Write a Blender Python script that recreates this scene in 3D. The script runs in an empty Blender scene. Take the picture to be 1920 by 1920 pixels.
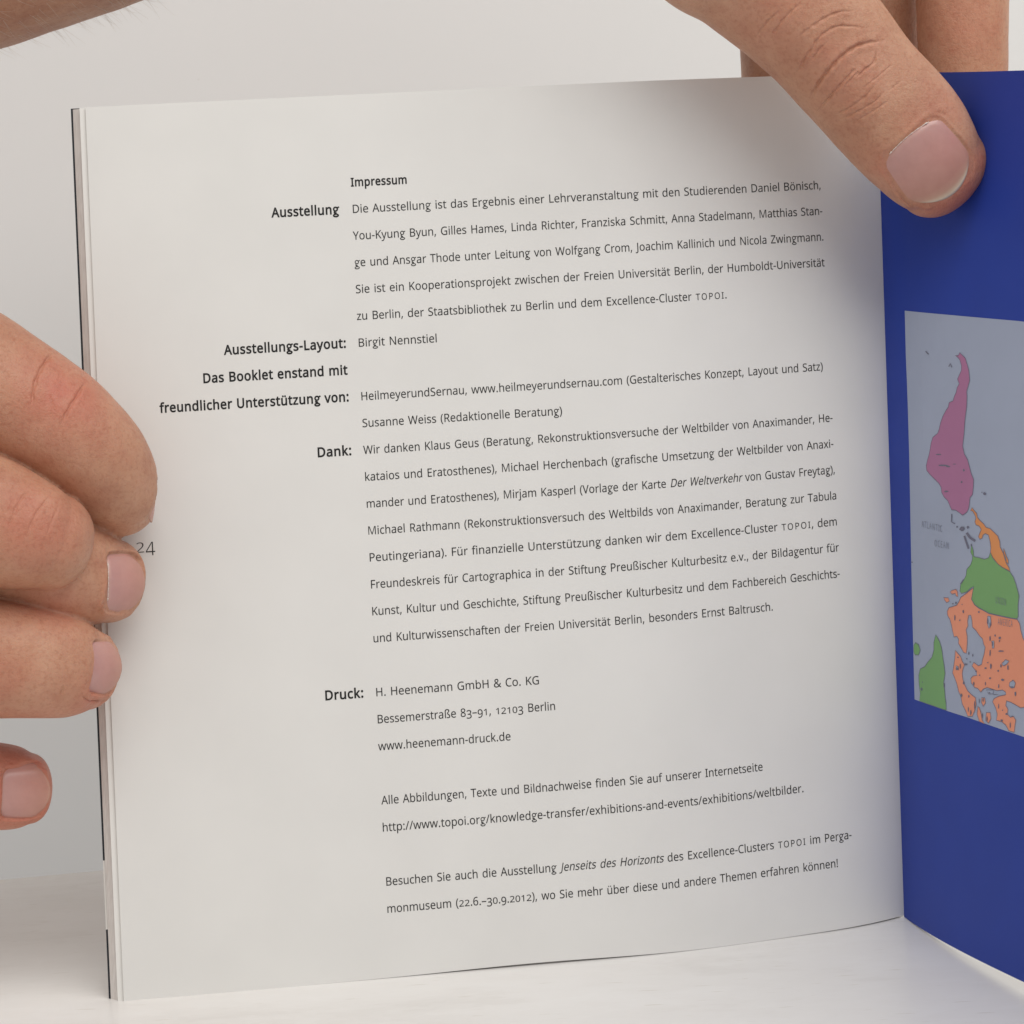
import bpy, bmesh, math
import numpy as np
from mathutils import Vector, Matrix
from mathutils.geometry import tessellate_polygon
from mathutils.bvhtree import BVHTree

SC = bpy.context.scene
COL = SC.collection

# ------------------------------------------------------------------ camera, world, lamps, exposure
CAM = {"loc": [0.0, 0.0, 0.131641], "right": [0.998528, -0.006492, -0.05384], "up": [0.05423, 0.119536, 0.991348], "fwd": [0.0, 0.992809, -0.119712], "lens": 78.75}
cam_data = bpy.data.cameras.new('camera')
cam_data.sensor_width = 36.0
cam_data.lens = CAM['lens']
cam_data.clip_start = 0.01
cam_data.clip_end = 20.0
cam = bpy.data.objects.new('camera', cam_data)
COL.objects.link(cam)
m = Matrix.Identity(4)
for i in range(3):
    m[i][0] = CAM['right'][i]; m[i][1] = CAM['up'][i]; m[i][2] = -CAM['fwd'][i]; m[i][3] = CAM['loc'][i]
cam.matrix_world = m
SC.camera = cam

world = bpy.data.worlds.new('World')
SC.world = world
world.use_nodes = True
bg = world.node_tree.nodes['Background']
bg.inputs['Color'].default_value = (1.0, 0.99, 0.975, 1)
bg.inputs['Strength'].default_value = 0.37

def lamp(name, loc, target, size, watts, colour):
    d = bpy.data.lights.new(name, 'AREA')
    d.shape = 'RECTANGLE'; d.size = size[0]; d.size_y = size[1]
    d.energy = watts; d.color = colour
    o = bpy.data.objects.new(name, d); COL.objects.link(o)
    o.location = loc
    o.rotation_euler = (Vector(target) - Vector(loc)).to_track_quat('-Z', 'Y').to_euler()
    return o
lamp('ceiling_light', (0.50, -0.22, 1.15), (0.0, 0.42, 0.06), (1.25, 1.0), 14.0, (1.0, 0.98, 0.955))
lamp('fill_light', (-0.65, -0.50, 1.05), (0.0, 0.42, 0.06), (0.9, 0.8), 2.4, (1.0, 0.965, 0.925))  # weak fill lamp added at front left, no window stands there

vs = SC.view_settings
SC.display_settings.display_device = 'sRGB'
vs.view_transform = 'Standard'; vs.look = 'None'; vs.exposure = -0.12; vs.gamma = 1.0
vs.use_curve_mapping = False
SC.cycles.max_bounces = 10
SC.cycles.diffuse_bounces = 5

# ------------------------------------------------------------------ helpers
def link(name, me, mats=(), parent=None):
    o = bpy.data.objects.new(name, me)
    COL.objects.link(o)
    for mm in mats: me.materials.append(mm)
    if parent is not None: o.parent = parent
    return o

def mesh_from(name, V, F, smooth=True, mat_idx=None):
    me = bpy.data.meshes.new(name)
    me.from_pydata([tuple(map(float, v)) for v in V], [], [tuple(map(int, f)) for f in F])
    if smooth: me.polygons.foreach_set('use_smooth', [True] * len(me.polygons))
    if mat_idx is not None: me.polygons.foreach_set('material_index', mat_idx)
    me.update()
    return me

def empty(name, loc):
    o = bpy.data.objects.new(name, None); COL.objects.link(o)
    o.empty_display_size = 0.02; o.location = loc
    return o

def adopt(o, parent):
    """parent o (built in world coordinates) to an empty without moving it"""
    o.parent = parent
    o.matrix_parent_inverse = Matrix.Translation(-parent.location)

def tag(o, label=None, cat=None, group=None, kind=None):
    if label: o['label'] = label
    if cat: o['category'] = cat
    if group: o['group'] = group
    if kind: o['kind'] = kind
    return o

class NT:
    def __init__(self, name):
        self.m = bpy.data.materials.new(name); self.m.use_nodes = True
        self.t = self.m.node_tree; self.n = self.t.nodes
        self.b = self.n['Principled BSDF']
    def add(self, typ, **kw):
        x = self.n.new(typ)
        for k, v in kw.items():
            if k.startswith('i_'): x.inputs[k[2:].replace('_', ' ')].default_value = v
            else: setattr(x, k, v)
        return x
    def l(self, a, b): self.t.links.new(a, b)
    def noise(self, scale, detail=4, rough=0.55, vec=None):
        x = self.n.new('ShaderNodeTexNoise'); x.inputs['Scale'].default_value = scale
        x.inputs['Detail'].default_value = detail; x.inputs['Roughness'].default_value = rough
        if vec is not None: self.l(vec, x.inputs['Vector'])
        return x
    def ramp(self, src, stops):
        x = self.n.new('ShaderNodeValToRGB'); e = x.color_ramp.elements
        while len(e) < len(stops): e.new(0.5)
        for s, (p, c) in zip(e, stops):
            s.position = p; s.color = (*c, 1) if len(c) == 3 else c
        self.l(src, x.inputs['Fac']); return x
    def mix(self, fac, a, b, blend='MIX'):
        x = self.n.new('ShaderNodeMix'); x.data_type = 'RGBA'; x.blend_type = blend
        for s, v in ((x.inputs[0], fac), (x.inputs[6], a), (x.inputs[7], b)):
            if hasattr(v, 'is_linked'): self.l(v, s)
            elif isinstance(v, (int, float)): s.default_value = v
            else: s.default_value = (*v, 1)
        return x.outputs[2]
    def bump(self, h, strength, dist, prev=None):
        x = self.n.new('ShaderNodeBump'); x.inputs['Strength'].default_value = strength
        x.inputs['Distance'].default_value = dist; self.l(h, x.inputs['Height'])
        if prev is not None: self.l(prev, x.inputs['Normal'])
        return x.outputs['Normal']
    def coord(self): return self.n.new('ShaderNodeTexCoord').outputs['Object']

def set_in(b, **kw):
    for k, v in kw.items():
        b.inputs[k.replace('_', ' ')].default_value = v if not isinstance(v, tuple) or len(v) != 3 or k == 'Subsurface_Radius' else (*v, 1)

# ------------------------------------------------------------------ materials
def paper_mat(name, col, rough=0.55, spec=0.3, var=0.02, coat=0.0):
    q = NT(name); c = q.coord()
    n1 = q.noise(60, 3, 0.5, c)
    n2 = q.noise(2600, 3, 0.6, c)
    a = tuple(x * (1 - var) for x in col); b2 = tuple(min(1, x * (1 + var)) for x in col)
    r = q.ramp(n1.outputs['Fac'], [(0.3, a), (0.7, b2)])
    q.l(r.outputs['Color'], q.b.inputs['Base Color'])
    q.l(q.bump(n2.outputs['Fac'], 0.12, 0.00003), q.b.inputs['Normal'])
    set_in(q.b, Roughness=rough); q.b.inputs['Specular IOR Level'].default_value = spec
    if coat:
        q.b.inputs['Coat Weight'].default_value = coat; q.b.inputs['Coat Roughness'].default_value = 0.35
    return q.m

M_PAGE = paper_mat('white_paper', (0.80, 0.788, 0.756), 0.5, 0.35)
M_LEAF = paper_mat('leaf_paper', (0.84, 0.825, 0.79), 0.6, 0.3)
M_BLUE = paper_mat('blue_printed_paper', (0.024, 0.058, 0.37), 0.48, 0.22, 0.04)
M_COVER = paper_mat('cover_card', (0.74, 0.71, 0.67), 0.5, 0.35)
M_COVERINK = paper_mat('cover_ink', (0.02, 0.022, 0.03), 0.5, 0.35)
M_INK = paper_mat('black_ink', (0.028, 0.027, 0.027), 0.6, 0.25)
M_BOLD = paper_mat('heavy_black_ink', (0.016, 0.016, 0.016), 0.6, 0.25)
M_SEA = paper_mat('map_sea_ink', (0.385, 0.44, 0.58), 0.5, 0.35, 0.03)
M_PURPLE = paper_mat('map_purple_ink', (0.44, 0.185, 0.345), 0.5, 0.35, 0.03)
M_ORANGE = paper_mat('map_orange_ink', (0.76, 0.31, 0.115), 0.5, 0.35, 0.03)
M_SALMON = paper_mat('map_salmon_ink', (0.86, 0.335, 0.21), 0.5, 0.35, 0.03)
M_GREEN = paper_mat('map_green_ink', (0.20, 0.42, 0.165), 0.5, 0.35, 0.03)
M_MAPINK = paper_mat('map_line_ink', (0.17, 0.17, 0.24), 0.5, 0.35)

M_MAPTXT = paper_mat('map_lettering_ink', (0.22, 0.24, 0.31), 0.5, 0.35)

def block_mat():
    q = NT('page_edges'); c = q.coord()
    mp = q.add('ShaderNodeMapping'); mp.inputs['Scale'].default_value = (3000, 3000, 12)
    q.l(c, mp.inputs['Vector'])
    n = q.noise(1.0, 2, 0.5, mp.outputs['Vector'])
    r = q.ramp(n.outputs['Fac'], [(0.35, (0.66, 0.615, 0.58)), (0.65, (0.76, 0.72, 0.685))])
    q.l(r.outputs['Color'], q.b.inputs['Base Color'])
    set_in(q.b, Roughness=0.7)
    return q.m
M_BLOCK = block_mat()

def table_mat():
    q = NT('white_marble'); c = q.coord()
    mp = q.add('ShaderNodeMapping'); mp.inputs['Scale'].default_value = (11, 26, 11)
    mp.inputs['Rotation'].default_value = (0, 0, math.radians(9))
    q.l(c, mp.inputs['Vector'])
    wob = q.noise(3.0, 4, 0.6, mp.outputs['Vector'])
    va = q.add('ShaderNodeVectorMath'); va.operation = 'MULTIPLY_ADD'; va.inputs[1].default_value = (0.9, 0.9, 0.9)
    q.l(wob.outputs['Color'], va.inputs[0]); q.l(mp.outputs['Vector'], va.inputs[2])
    n1 = q.noise(1.1, 7, 0.62, va.outputs['Vector'])
    cloud = q.ramp(n1.outputs['Fac'], [(0.30, (0.755, 0.735, 0.70)), (0.46, (0.825, 0.81, 0.78)), (0.62, (0.86, 0.85, 0.825))])
    mp2 = q.add('ShaderNodeMapping'); mp2.inputs['Scale'].default_value = (95, 900, 95)
    mp2.inputs['Rotation'].default_value = (0, 0, math.radians(5))
    q.l(c, mp2.inputs['Vector'])
    n2 = q.noise(1.3, 3, 0.5, mp2.outputs['Vector'])
    fine = q.ramp(n2.outputs['Fac'], [(0.0, (1, 1, 1)), (0.67, (1, 1, 1)), (0.73, (0.78, 0.75, 0.68))])
    col = q.mix(0.5, cloud.outputs['Color'], fine.outputs['Color'], 'MULTIPLY')
    q.l(col, q.b.inputs['Base Color'])
    n3 = q.noise(900, 2, 0.5, c)
    q.l(q.bump(n3.outputs['Fac'], 0.05, 0.00005), q.b.inputs['Normal'])
    set_in(q.b, Roughness=0.24); q.b.inputs['Specular IOR Level'].default_value = 0.38
    return q.m

def wall_mat():
    q = NT('white_backdrop'); c = q.coord()
    n = q.noise(9, 3, 0.5, c)
    r = q.ramp(n.outputs['Fac'], [(0.3, (0.875, 0.872, 0.86)), (0.7, (0.89, 0.887, 0.876))])
    v = q.add('ShaderNodeTexVoronoi'); v.inputs['Scale'].default_value = 42
    q.l(c, v.inputs['Vector'])
    sp = q.ramp(v.outputs['Distance'], [(0.0, (0.62, 0.55, 0.47)), (0.018, (0.72, 0.68, 0.62)), (0.03, (1, 1, 1))])
    col = q.mix(0.35, r.outputs['Color'], sp.outputs['Color'], 'MULTIPLY')
    q.l(col, q.b.inputs['Base Color'])
    n2 = q.noise(700, 3, 0.5, c)
    q.l(q.bump(n2.outputs['Fac'], 0.08, 0.0001), q.b.inputs['Normal'])
    set_in(q.b, Roughness=0.6)
    return q.m

def skin_mat():
    q = NT('skin'); c = q.coord()
    n1 = q.noise(95, 5, 0.6, c)
    base = q.ramp(n1.outputs['Fac'], [(0.28, (0.49, 0.235, 0.15)), (0.5, (0.56, 0.30, 0.193)), (0.72, (0.63, 0.365, 0.245))])
    n2 = q.noise(420, 4, 0.65, c)
    mott = q.ramp(n2.outputs['Fac'], [(0.3, (0.89, 0.82, 0.80)), (0.48, (0.97, 0.96, 0.95)), (0.66, (1.0, 1.0, 0.98))])
    col = q.mix(1.0, base.outputs['Color'], mott.outputs['Color'], 'MULTIPLY')
    at = q.add('ShaderNodeAttribute'); at.attribute_name = 'flush'
    n3 = q.noise(260, 3, 0.6, c)
    mul = q.add('ShaderNodeMath'); mul.operation = 'MULTIPLY'
    mr = q.add('ShaderNodeMapRange'); mr.inputs['From Min'].default_value = 0.3; mr.inputs['From Max'].default_value = 0.7
    mr.inputs['To Min'].default_value = 0.62; mr.inputs['To Max'].default_value = 1.0
    q.l(n3.outputs['Fac'], mr.inputs['Value'])
    q.l(at.outputs['Fac'], mul.inputs[0]); q.l(mr.outputs['Result'], mul.inputs[1])
    col = q.mix(mul.outputs[0], col, (0.56, 0.175, 0.12))
    n6 = q.noise(1500, 3, 0.6, c)
    pore = q.ramp(n6.outputs['Fac'], [(0.34, (0.88, 0.80, 0.77)), (0.50, (1, 1, 1))])
    col = q.mix(0.8, col, pore.outputs['Color'], 'MULTIPLY')
    q.l(col, q.b.inputs['Base Color'])
    v = q.add('ShaderNodeTexVoronoi'); v.feature = 'DISTANCE_TO_EDGE'; v.inputs['Scale'].default_value = 1500
    warp = q.noise(500, 2, 0.5, c)
    va = q.add('ShaderNodeVectorMath'); va.operation = 'MULTIPLY_ADD'
    va.inputs[1].default_value = (0.0012, 0.0012, 0.0012)
    q.l(warp.outputs['Color'], va.inputs[0]); q.l(c, va.inputs[2])
    q.l(va.outputs['Vector'], v.inputs['Vector'])
    vr = q.ramp(v.outputs['Distance'], [(0.0, (0, 0, 0)), (0.16, (1, 1, 1))])
    nb = q.bump(vr.outputs['Color'], 0.30, 0.00009)
    n5 = q.noise(700, 4, 0.6, c)
    nb = q.bump(n5.outputs['Fac'], 0.40, 0.0004, nb)
    q.l(nb, q.b.inputs['Normal'])
    set_in(q.b, Roughness=0.46, Subsurface_Weight=0.22, Subsurface_Scale=0.0012)
    q.b.inputs['Subsurface Radius'].default_value = (1.0, 0.36, 0.2)
    q.b.inputs['Specular IOR Level'].default_value = 0.32
    return q.m

def nail_mat():
    q = NT('fingernail_plate'); c = q.coord()
    at = q.add('ShaderNodeAttribute'); at.attribute_name = 'edge'
    r = q.ramp(at.outputs['Fac'], [(0.0, (0.62, 0.39, 0.34)), (0.09, (0.58, 0.325, 0.29)), (0.45, (0.59, 0.305, 0.255)), (0.80, (0.57, 0.29, 0.22)), (0.90, (0.62, 0.36, 0.26)), (0.935, (0.70, 0.50, 0.35)), (0.965, (0.76, 0.62, 0.46)), (1.0, (0.74, 0.60, 0.46))])
    n = q.noise(330, 3, 0.6, c)
    mo = q.ramp(n.outputs['Fac'], [(0.3, (0.92, 0.89, 0.9)), (0.7, (1, 1, 1))])
    col = q.mix(1.0, r.outputs['Color'], mo.outputs['Color'], 'MULTIPLY')
    q.l(col, q.b.inputs['Base Color'])
    set_in(q.b, Roughness=0.27, Subsurface_Weight=0.15, Subsurface_Scale=0.0008)
    q.b.inputs['Subsurface Radius'].default_value = (1.0, 0.4, 0.25)
    q.b.inputs['Specular IOR Level'].default_value = 0.45
    n2 = q.noise(900, 2, 0.5, c)
    q.l(q.bump(n2.outputs['Fac'], 0.10, 0.0001), q.b.inputs['Normal'])
    return q.m

M_SKIN = skin_mat(); M_NAIL = nail_mat()
def plain(name, col, rough):
    q = NT(name); c = q.coord(); n = q.noise(400, 2, 0.5, c)
    r = q.ramp(n.outputs['Fac'], [(0.3, tuple(x * 0.9 for x in col)), (0.7, col)])
    q.l(r.outputs['Color'], q.b.inputs['Base Color']); set_in(q.b, Roughness=rough); return q.m
M_HAIR = plain('fair_arm_hair', (0.78, 0.70, 0.60), 0.5)
M_DEADSKIN = plain('dry_skin', (0.80, 0.70, 0.62), 0.6)

# ------------------------------------------------------------------ the setting: table and backdrop
def box_mesh(name, x0, x1, y0, y1, z0, z1):
    V = [(x, y, z) for z in (z0, z1) for y in (y0, y1) for x in (x0, x1)]
    F = [(0, 2, 3, 1), (4, 5, 7, 6), (0, 1, 5, 4), (1, 3, 7, 5), (3, 2, 6, 7), (2, 0, 4, 6)]
    return mesh_from(name, V, F, smooth=False)
def table_mesh():
    """table top whose back edge runs a little askew behind the booklet"""
    back = ((-0.80, 0.476 - 0.684 * 0.142), (0.80, 0.476 + 0.916 * 0.142))
    out = [(-0.80, -0.30), (0.80, -0.30), back[1], back[0]]
    V = [(x, y, 0.0) for x, y in out] + [(x, y, -0.03) for x, y in out]
    F = [(0, 1, 2, 3), (7, 6, 5, 4)] + [(i, i + 4, (i + 1) % 4 + 4, (i + 1) % 4) for i in range(4)]
    return mesh_from('table', V, F, smooth=False)
table = link('table', table_mesh(), [table_mat()])
bv = table.modifiers.new('edge', 'BEVEL'); bv.width = 0.0012; bv.segments = 3
tag(table, 'white marbled table top under the booklet', 'table', kind='structure')
backdrop = link('backdrop', box_mesh('backdrop', -1.0, 1.0, 0.0, 0.012, -0.6, 0.9), [wall_mat()])
backdrop.location = (0, 0.66, 0); backdrop.rotation_euler = (0, 0, math.radians(4))
tag(backdrop, 'plain white panel standing behind the booklet', 'backdrop', kind='structure')

# ------------------------------------------------------------------ the booklet
PAGE = np.array([[-0.0785, 0.38938], [-0.0752, 0.38969], [-0.07189, 0.39001], [-0.06859, 0.39032], [-0.06528, 0.39064], [-0.06198, 0.39096], [-0.05867, 0.39128], [-0.05537, 0.3916], [-0.05207, 0.39193], [-0.04876, 0.39226], [-0.04546, 0.39259], [-0.04215, 0.39293], [-0.03885, 0.39328], [-0.03554, 0.39363], [-0.03224, 0.39398], [-0.02894, 0.39433], [-0.02563, 0.39469], [-0.02233, 0.39504], [-0.01902, 0.3954], [-0.01572, 0.39575], [-0.01241, 0.3961], [-0.00911, 0.39644], [-0.00581, 0.39677], [-0.0025, 0.3971], [0.0008, 0.39742], [0.00411, 0.39773], [0.00741, 0.39805], [0.01071, 0.39838], [0.01402, 0.39874], [0.01732, 0.39913], [0.02063, 0.39957], [0.02393, 0.40007], [0.02724, 0.40064], [0.03054, 0.40129], [0.03384, 0.40202], [0.03715, 0.40282], [0.04045, 0.40367], [0.04376, 0.40454], [0.04706, 0.40543], [0.05037, 0.40631], [0.05367, 0.40718], [0.05697, 0.40811], [0.06028, 0.4092], [0.06358, 0.41052], [0.06689, 0.41214], [0.07019, 0.41405], [0.0735, 0.41615], [0.0768, 0.41833]])          # plan of the white page (x, y) from fore-edge to spine at table height
LEAN = 0.14698                    # how far the open booklet leans back per metre of height
SKEW = 0.00274
EDGE = [0.00381, -0.07446]                    # fore-edge x = EDGE[0]*z + EDGE[1]
BLUE = np.array([[0.07044, 0.41423], [0.07128, 0.4093], [0.07227, 0.4044], [0.07339, 0.39953], [0.07463, 0.39468], [0.07597, 0.38985], [0.07739, 0.38505], [0.07888, 0.38026], [0.08042, 0.3755], [0.082, 0.37074], [0.08361, 0.366], [0.08521, 0.36126], [0.08682, 0.35652], [0.08842, 0.35177], [0.09003, 0.34703], [0.09163, 0.34229], [0.09323, 0.33755], [0.09484, 0.33281], [0.09644, 0.32807], [0.09805, 0.32332], [0.09965, 0.31858], [0.10126, 0.31384], [0.10286, 0.3091], [0.10447, 0.30436], [0.10607, 0.29961], [0.10768, 0.29487], [0.10928, 0.29013], [0.11089, 0.28539], [0.11249, 0.28065], [0.1141, 0.2759], [0.1157, 0.27116], [0.11731, 0.26642], [0.11891, 0.26168]])          # plan of the blue page (x, y) every 5 mm from the spine
SPINE = [0.07034, 0.41414, 0.02881, 0.16534]
LIFT = 0.04
OPEN = 0.16
H = 0.160
TOPDROP = -0.085                   # the blue page's head sinks slightly away from the spine
seg = np.hypot(*np.diff(PAGE, axis=0).T)
ARC = np.concatenate([[0], np.cumsum(seg)])

def page_pt(s, z, off=0.0):
    """point of the white page at arc length s, height z, pushed back by off along its normal"""
    s = np.asarray(s, float); z = np.asarray(z, float) + 0 * s
    x = np.interp(s, ARC, PAGE[:, 0]); y = np.interp(s, ARC, PAGE[:, 1])
    e = 0.001
    tx = np.interp(s + e, ARC, PAGE[:, 0]) - np.interp(s - e, ARC, PAGE[:, 0])
    ty = np.interp(s + e, ARC, PAGE[:, 1]) - np.interp(s - e, ARC, PAGE[:, 1])
    n = np.hypot(tx, ty)
    return np.stack([x + SKEW * z - ty / n * off, y + LEAN * z + tx / n * off, z], -1)

def foot_gap(s):
    """the foot of the leaves does not quite touch the table along its whole length"""
    u = np.asarray(s, float) / ARC[-1]
    return 0.00042 * np.exp(-((u - 0.50) / 0.13) ** 2) + 0.00030 * np.exp(-((u - 0.97) / 0.14) ** 2)
def leaf_pt(s, z, off=0.0):
    return page_pt(s, z + foot_gap(s) * (1 - z / H), off)

def smoothstep(a, b, x):
    t = np.clip((x - a) / (b - a), 0, 1); return t * t * (3 - 2 * t)
BT = np.linspace(0, 0.16, len(BLUE))
KX = np.polyfit(BT[:14], BLUE[:14, 0], 3); KY = np.polyfit(BT[:14], BLUE[:14, 1], 3)
def blue_pt(t, z, off=0.0):
    t = np.asarray(t, float); z = np.asarray(z, float) + 0 * t
    x = np.interp(t, BT, BLUE[:, 0]); y = np.interp(t, BT, BLUE[:, 1])
    e = 0.002
    tx = np.interp(t + e, BT, BLUE[:, 0]) - np.interp(np.maximum(t - e, 0), BT, BLUE[:, 0])
    ty = np.interp(t + e, BT, BLUE[:, 1]) - np.interp(np.maximum(t - e, 0), BT, BLUE[:, 1])
    n = np.hypot(tx, ty)
    y = y + 0.008 * np.exp(-((t - 0.028) / 0.026) ** 2 - ((z - 0.145) / 0.034) ** 2) * smoothstep(0.0, 0.012, t)      # pressed back under the thumb
    x = x - ty / n * off - SPINE[0]; y = y + tx / n * off - SPINE[1]
    a = OPEN * smoothstep(0.02, 0.15, z)
    x, y = x * np.cos(a) - y * np.sin(a), x * np.sin(a) + y * np.cos(a)
    return np.stack([x + SPINE[0] + SPINE[2] * z, y + SPINE[1] + SPINE[3] * z, z + t * (LIFT + (TOPDROP - LIFT) * z / H)], -1)

def slab(name, fn, u0, u1, z0, z1, o0, o1, nu, nz, slant=0.0):
    """a sheet of real thickness following fn(u, z, off); u0 may depend on z; slant moves the back face's first edge"""
    V = []; F = []
    zs = np.linspace(z0, z1, nz)
    def grid(off, sl):
        base = len(V)
        for z in zs:
            a = u0(z) if callable(u0) else u0
            b = u1(z) if callable(u1) else u1
            P = fn(np.linspace(a - sl, b, nu), z, off)
            V.extend(P.tolist())
        return base
    a = grid(o0, 0.0); b = grid(o1, slant)
    for j in range(nz - 1):
        for i in range(nu - 1):
            p = a + j * nu + i
            F.append((p, p + 1, p + nu + 1, p + nu))
            p = b + j * nu + i
            F.append((p, p + nu, p + nu + 1, p + 1))
    for j in range(nz - 1):
        p = a + j * nu; q = b + j * nu
        F.append((p, p + nu, q + nu, q))
        p += nu - 1; q += nu - 1
        F.append((p, q, q + nu, p + nu))
    for i in range(nu - 1):
        p = a + i; q = b + i
        F.append((p, q, q + 1, p + 1))
        p += (nz - 1) * nu; q += (nz - 1) * nu
        F.append((p, p + 1, q + 1, q))
    me = mesh_from(name, V, F)
    me.set_sharp_from_angle(angle=math.radians(40))
    return me

booklet = empty('booklet', (0.0, float(PAGE[20, 1]), 0.0))
tag(booklet, 'open booklet standing on the table with a white text page and a blue map page', 'booklet')

def edge_s(z): return float(np.interp(EDGE[0] * z + EDGE[1], PAGE[:, 0], ARC))
S_SP = float(np.interp(0.0713, PAGE[:, 0], ARC))
def spine_s(z): return float(np.interp(SPINE[0] + (SPINE[2] - SKEW) * z, PAGE[:, 0], ARC))

page = link('page', slab('page', leaf_pt, edge_s, lambda z: spine_s(z) + 0.0006, 0.0, H, 0.0, 0.00012, 90, 24), [M_PAGE]); adopt(page, booklet)
page['label'] = 'white page printed with German credits text'
lf = link('leaf', slab('leaf', leaf_pt, lambda z: edge_s(z) - 0.0011, lambda z: spine_s(z) - 0.0003, 0.0, H - 0.0001, 0.0004, 0.00055, 60, 12), [M_LEAF]); adopt(lf, booklet)
pb = link('page_block', slab('page_block', leaf_pt, lambda z: edge_s(z) - 0.0011, lambda z: spine_s(z) - 0.0006, 0.0, H - 0.0002, 0.0008, 0.0019, 60, 12, slant=0.00135), [M_BLOCK]); adopt(pb, booklet)
pb['label'] = 'grey stack of page edges along the fore-edge'
cov = link('cover', slab('cover', leaf_pt, lambda z: edge_s(z) - 0.00282, lambda z: spine_s(z) + 0.001, 0.0, H, 0.0021, 0.00232, 60, 40), [M_COVER, M_COVERINK]); adopt(cov, booklet)
# the dark printed part of the cover reaches the trimmed edge except for one pale stretch near the foot
ci = []
for p in cov.data.polygons:
    z = p.center.z
    ci.append(0 if 0.0125 < z < 0.0238 else 1)
cov.data.polygons.foreach_set('material_index', ci)
cov['label'] = 'cover seen edge-on with dark print and a pale gap near the foot'

def blue_top(t): return H
bpage = link('page', slab('page', blue_pt, -0.0002, 0.146, 0.0, H + 0.0008, 0.0, 0.00025, 70, 30), [M_BLUE]); adopt(bpage, booklet)
bpage['label'] = 'deep blue page with a coloured map printed upside down'
bcov = link('cover', slab('cover', blue_pt, 0.0006, 0.1465, 0.0, H + 0.0005, 0.0004, 0.0008, 60, 20), [M_COVER]); adopt(bcov, booklet)
bcov['label'] = 'white back cover behind the blue page'

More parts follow.
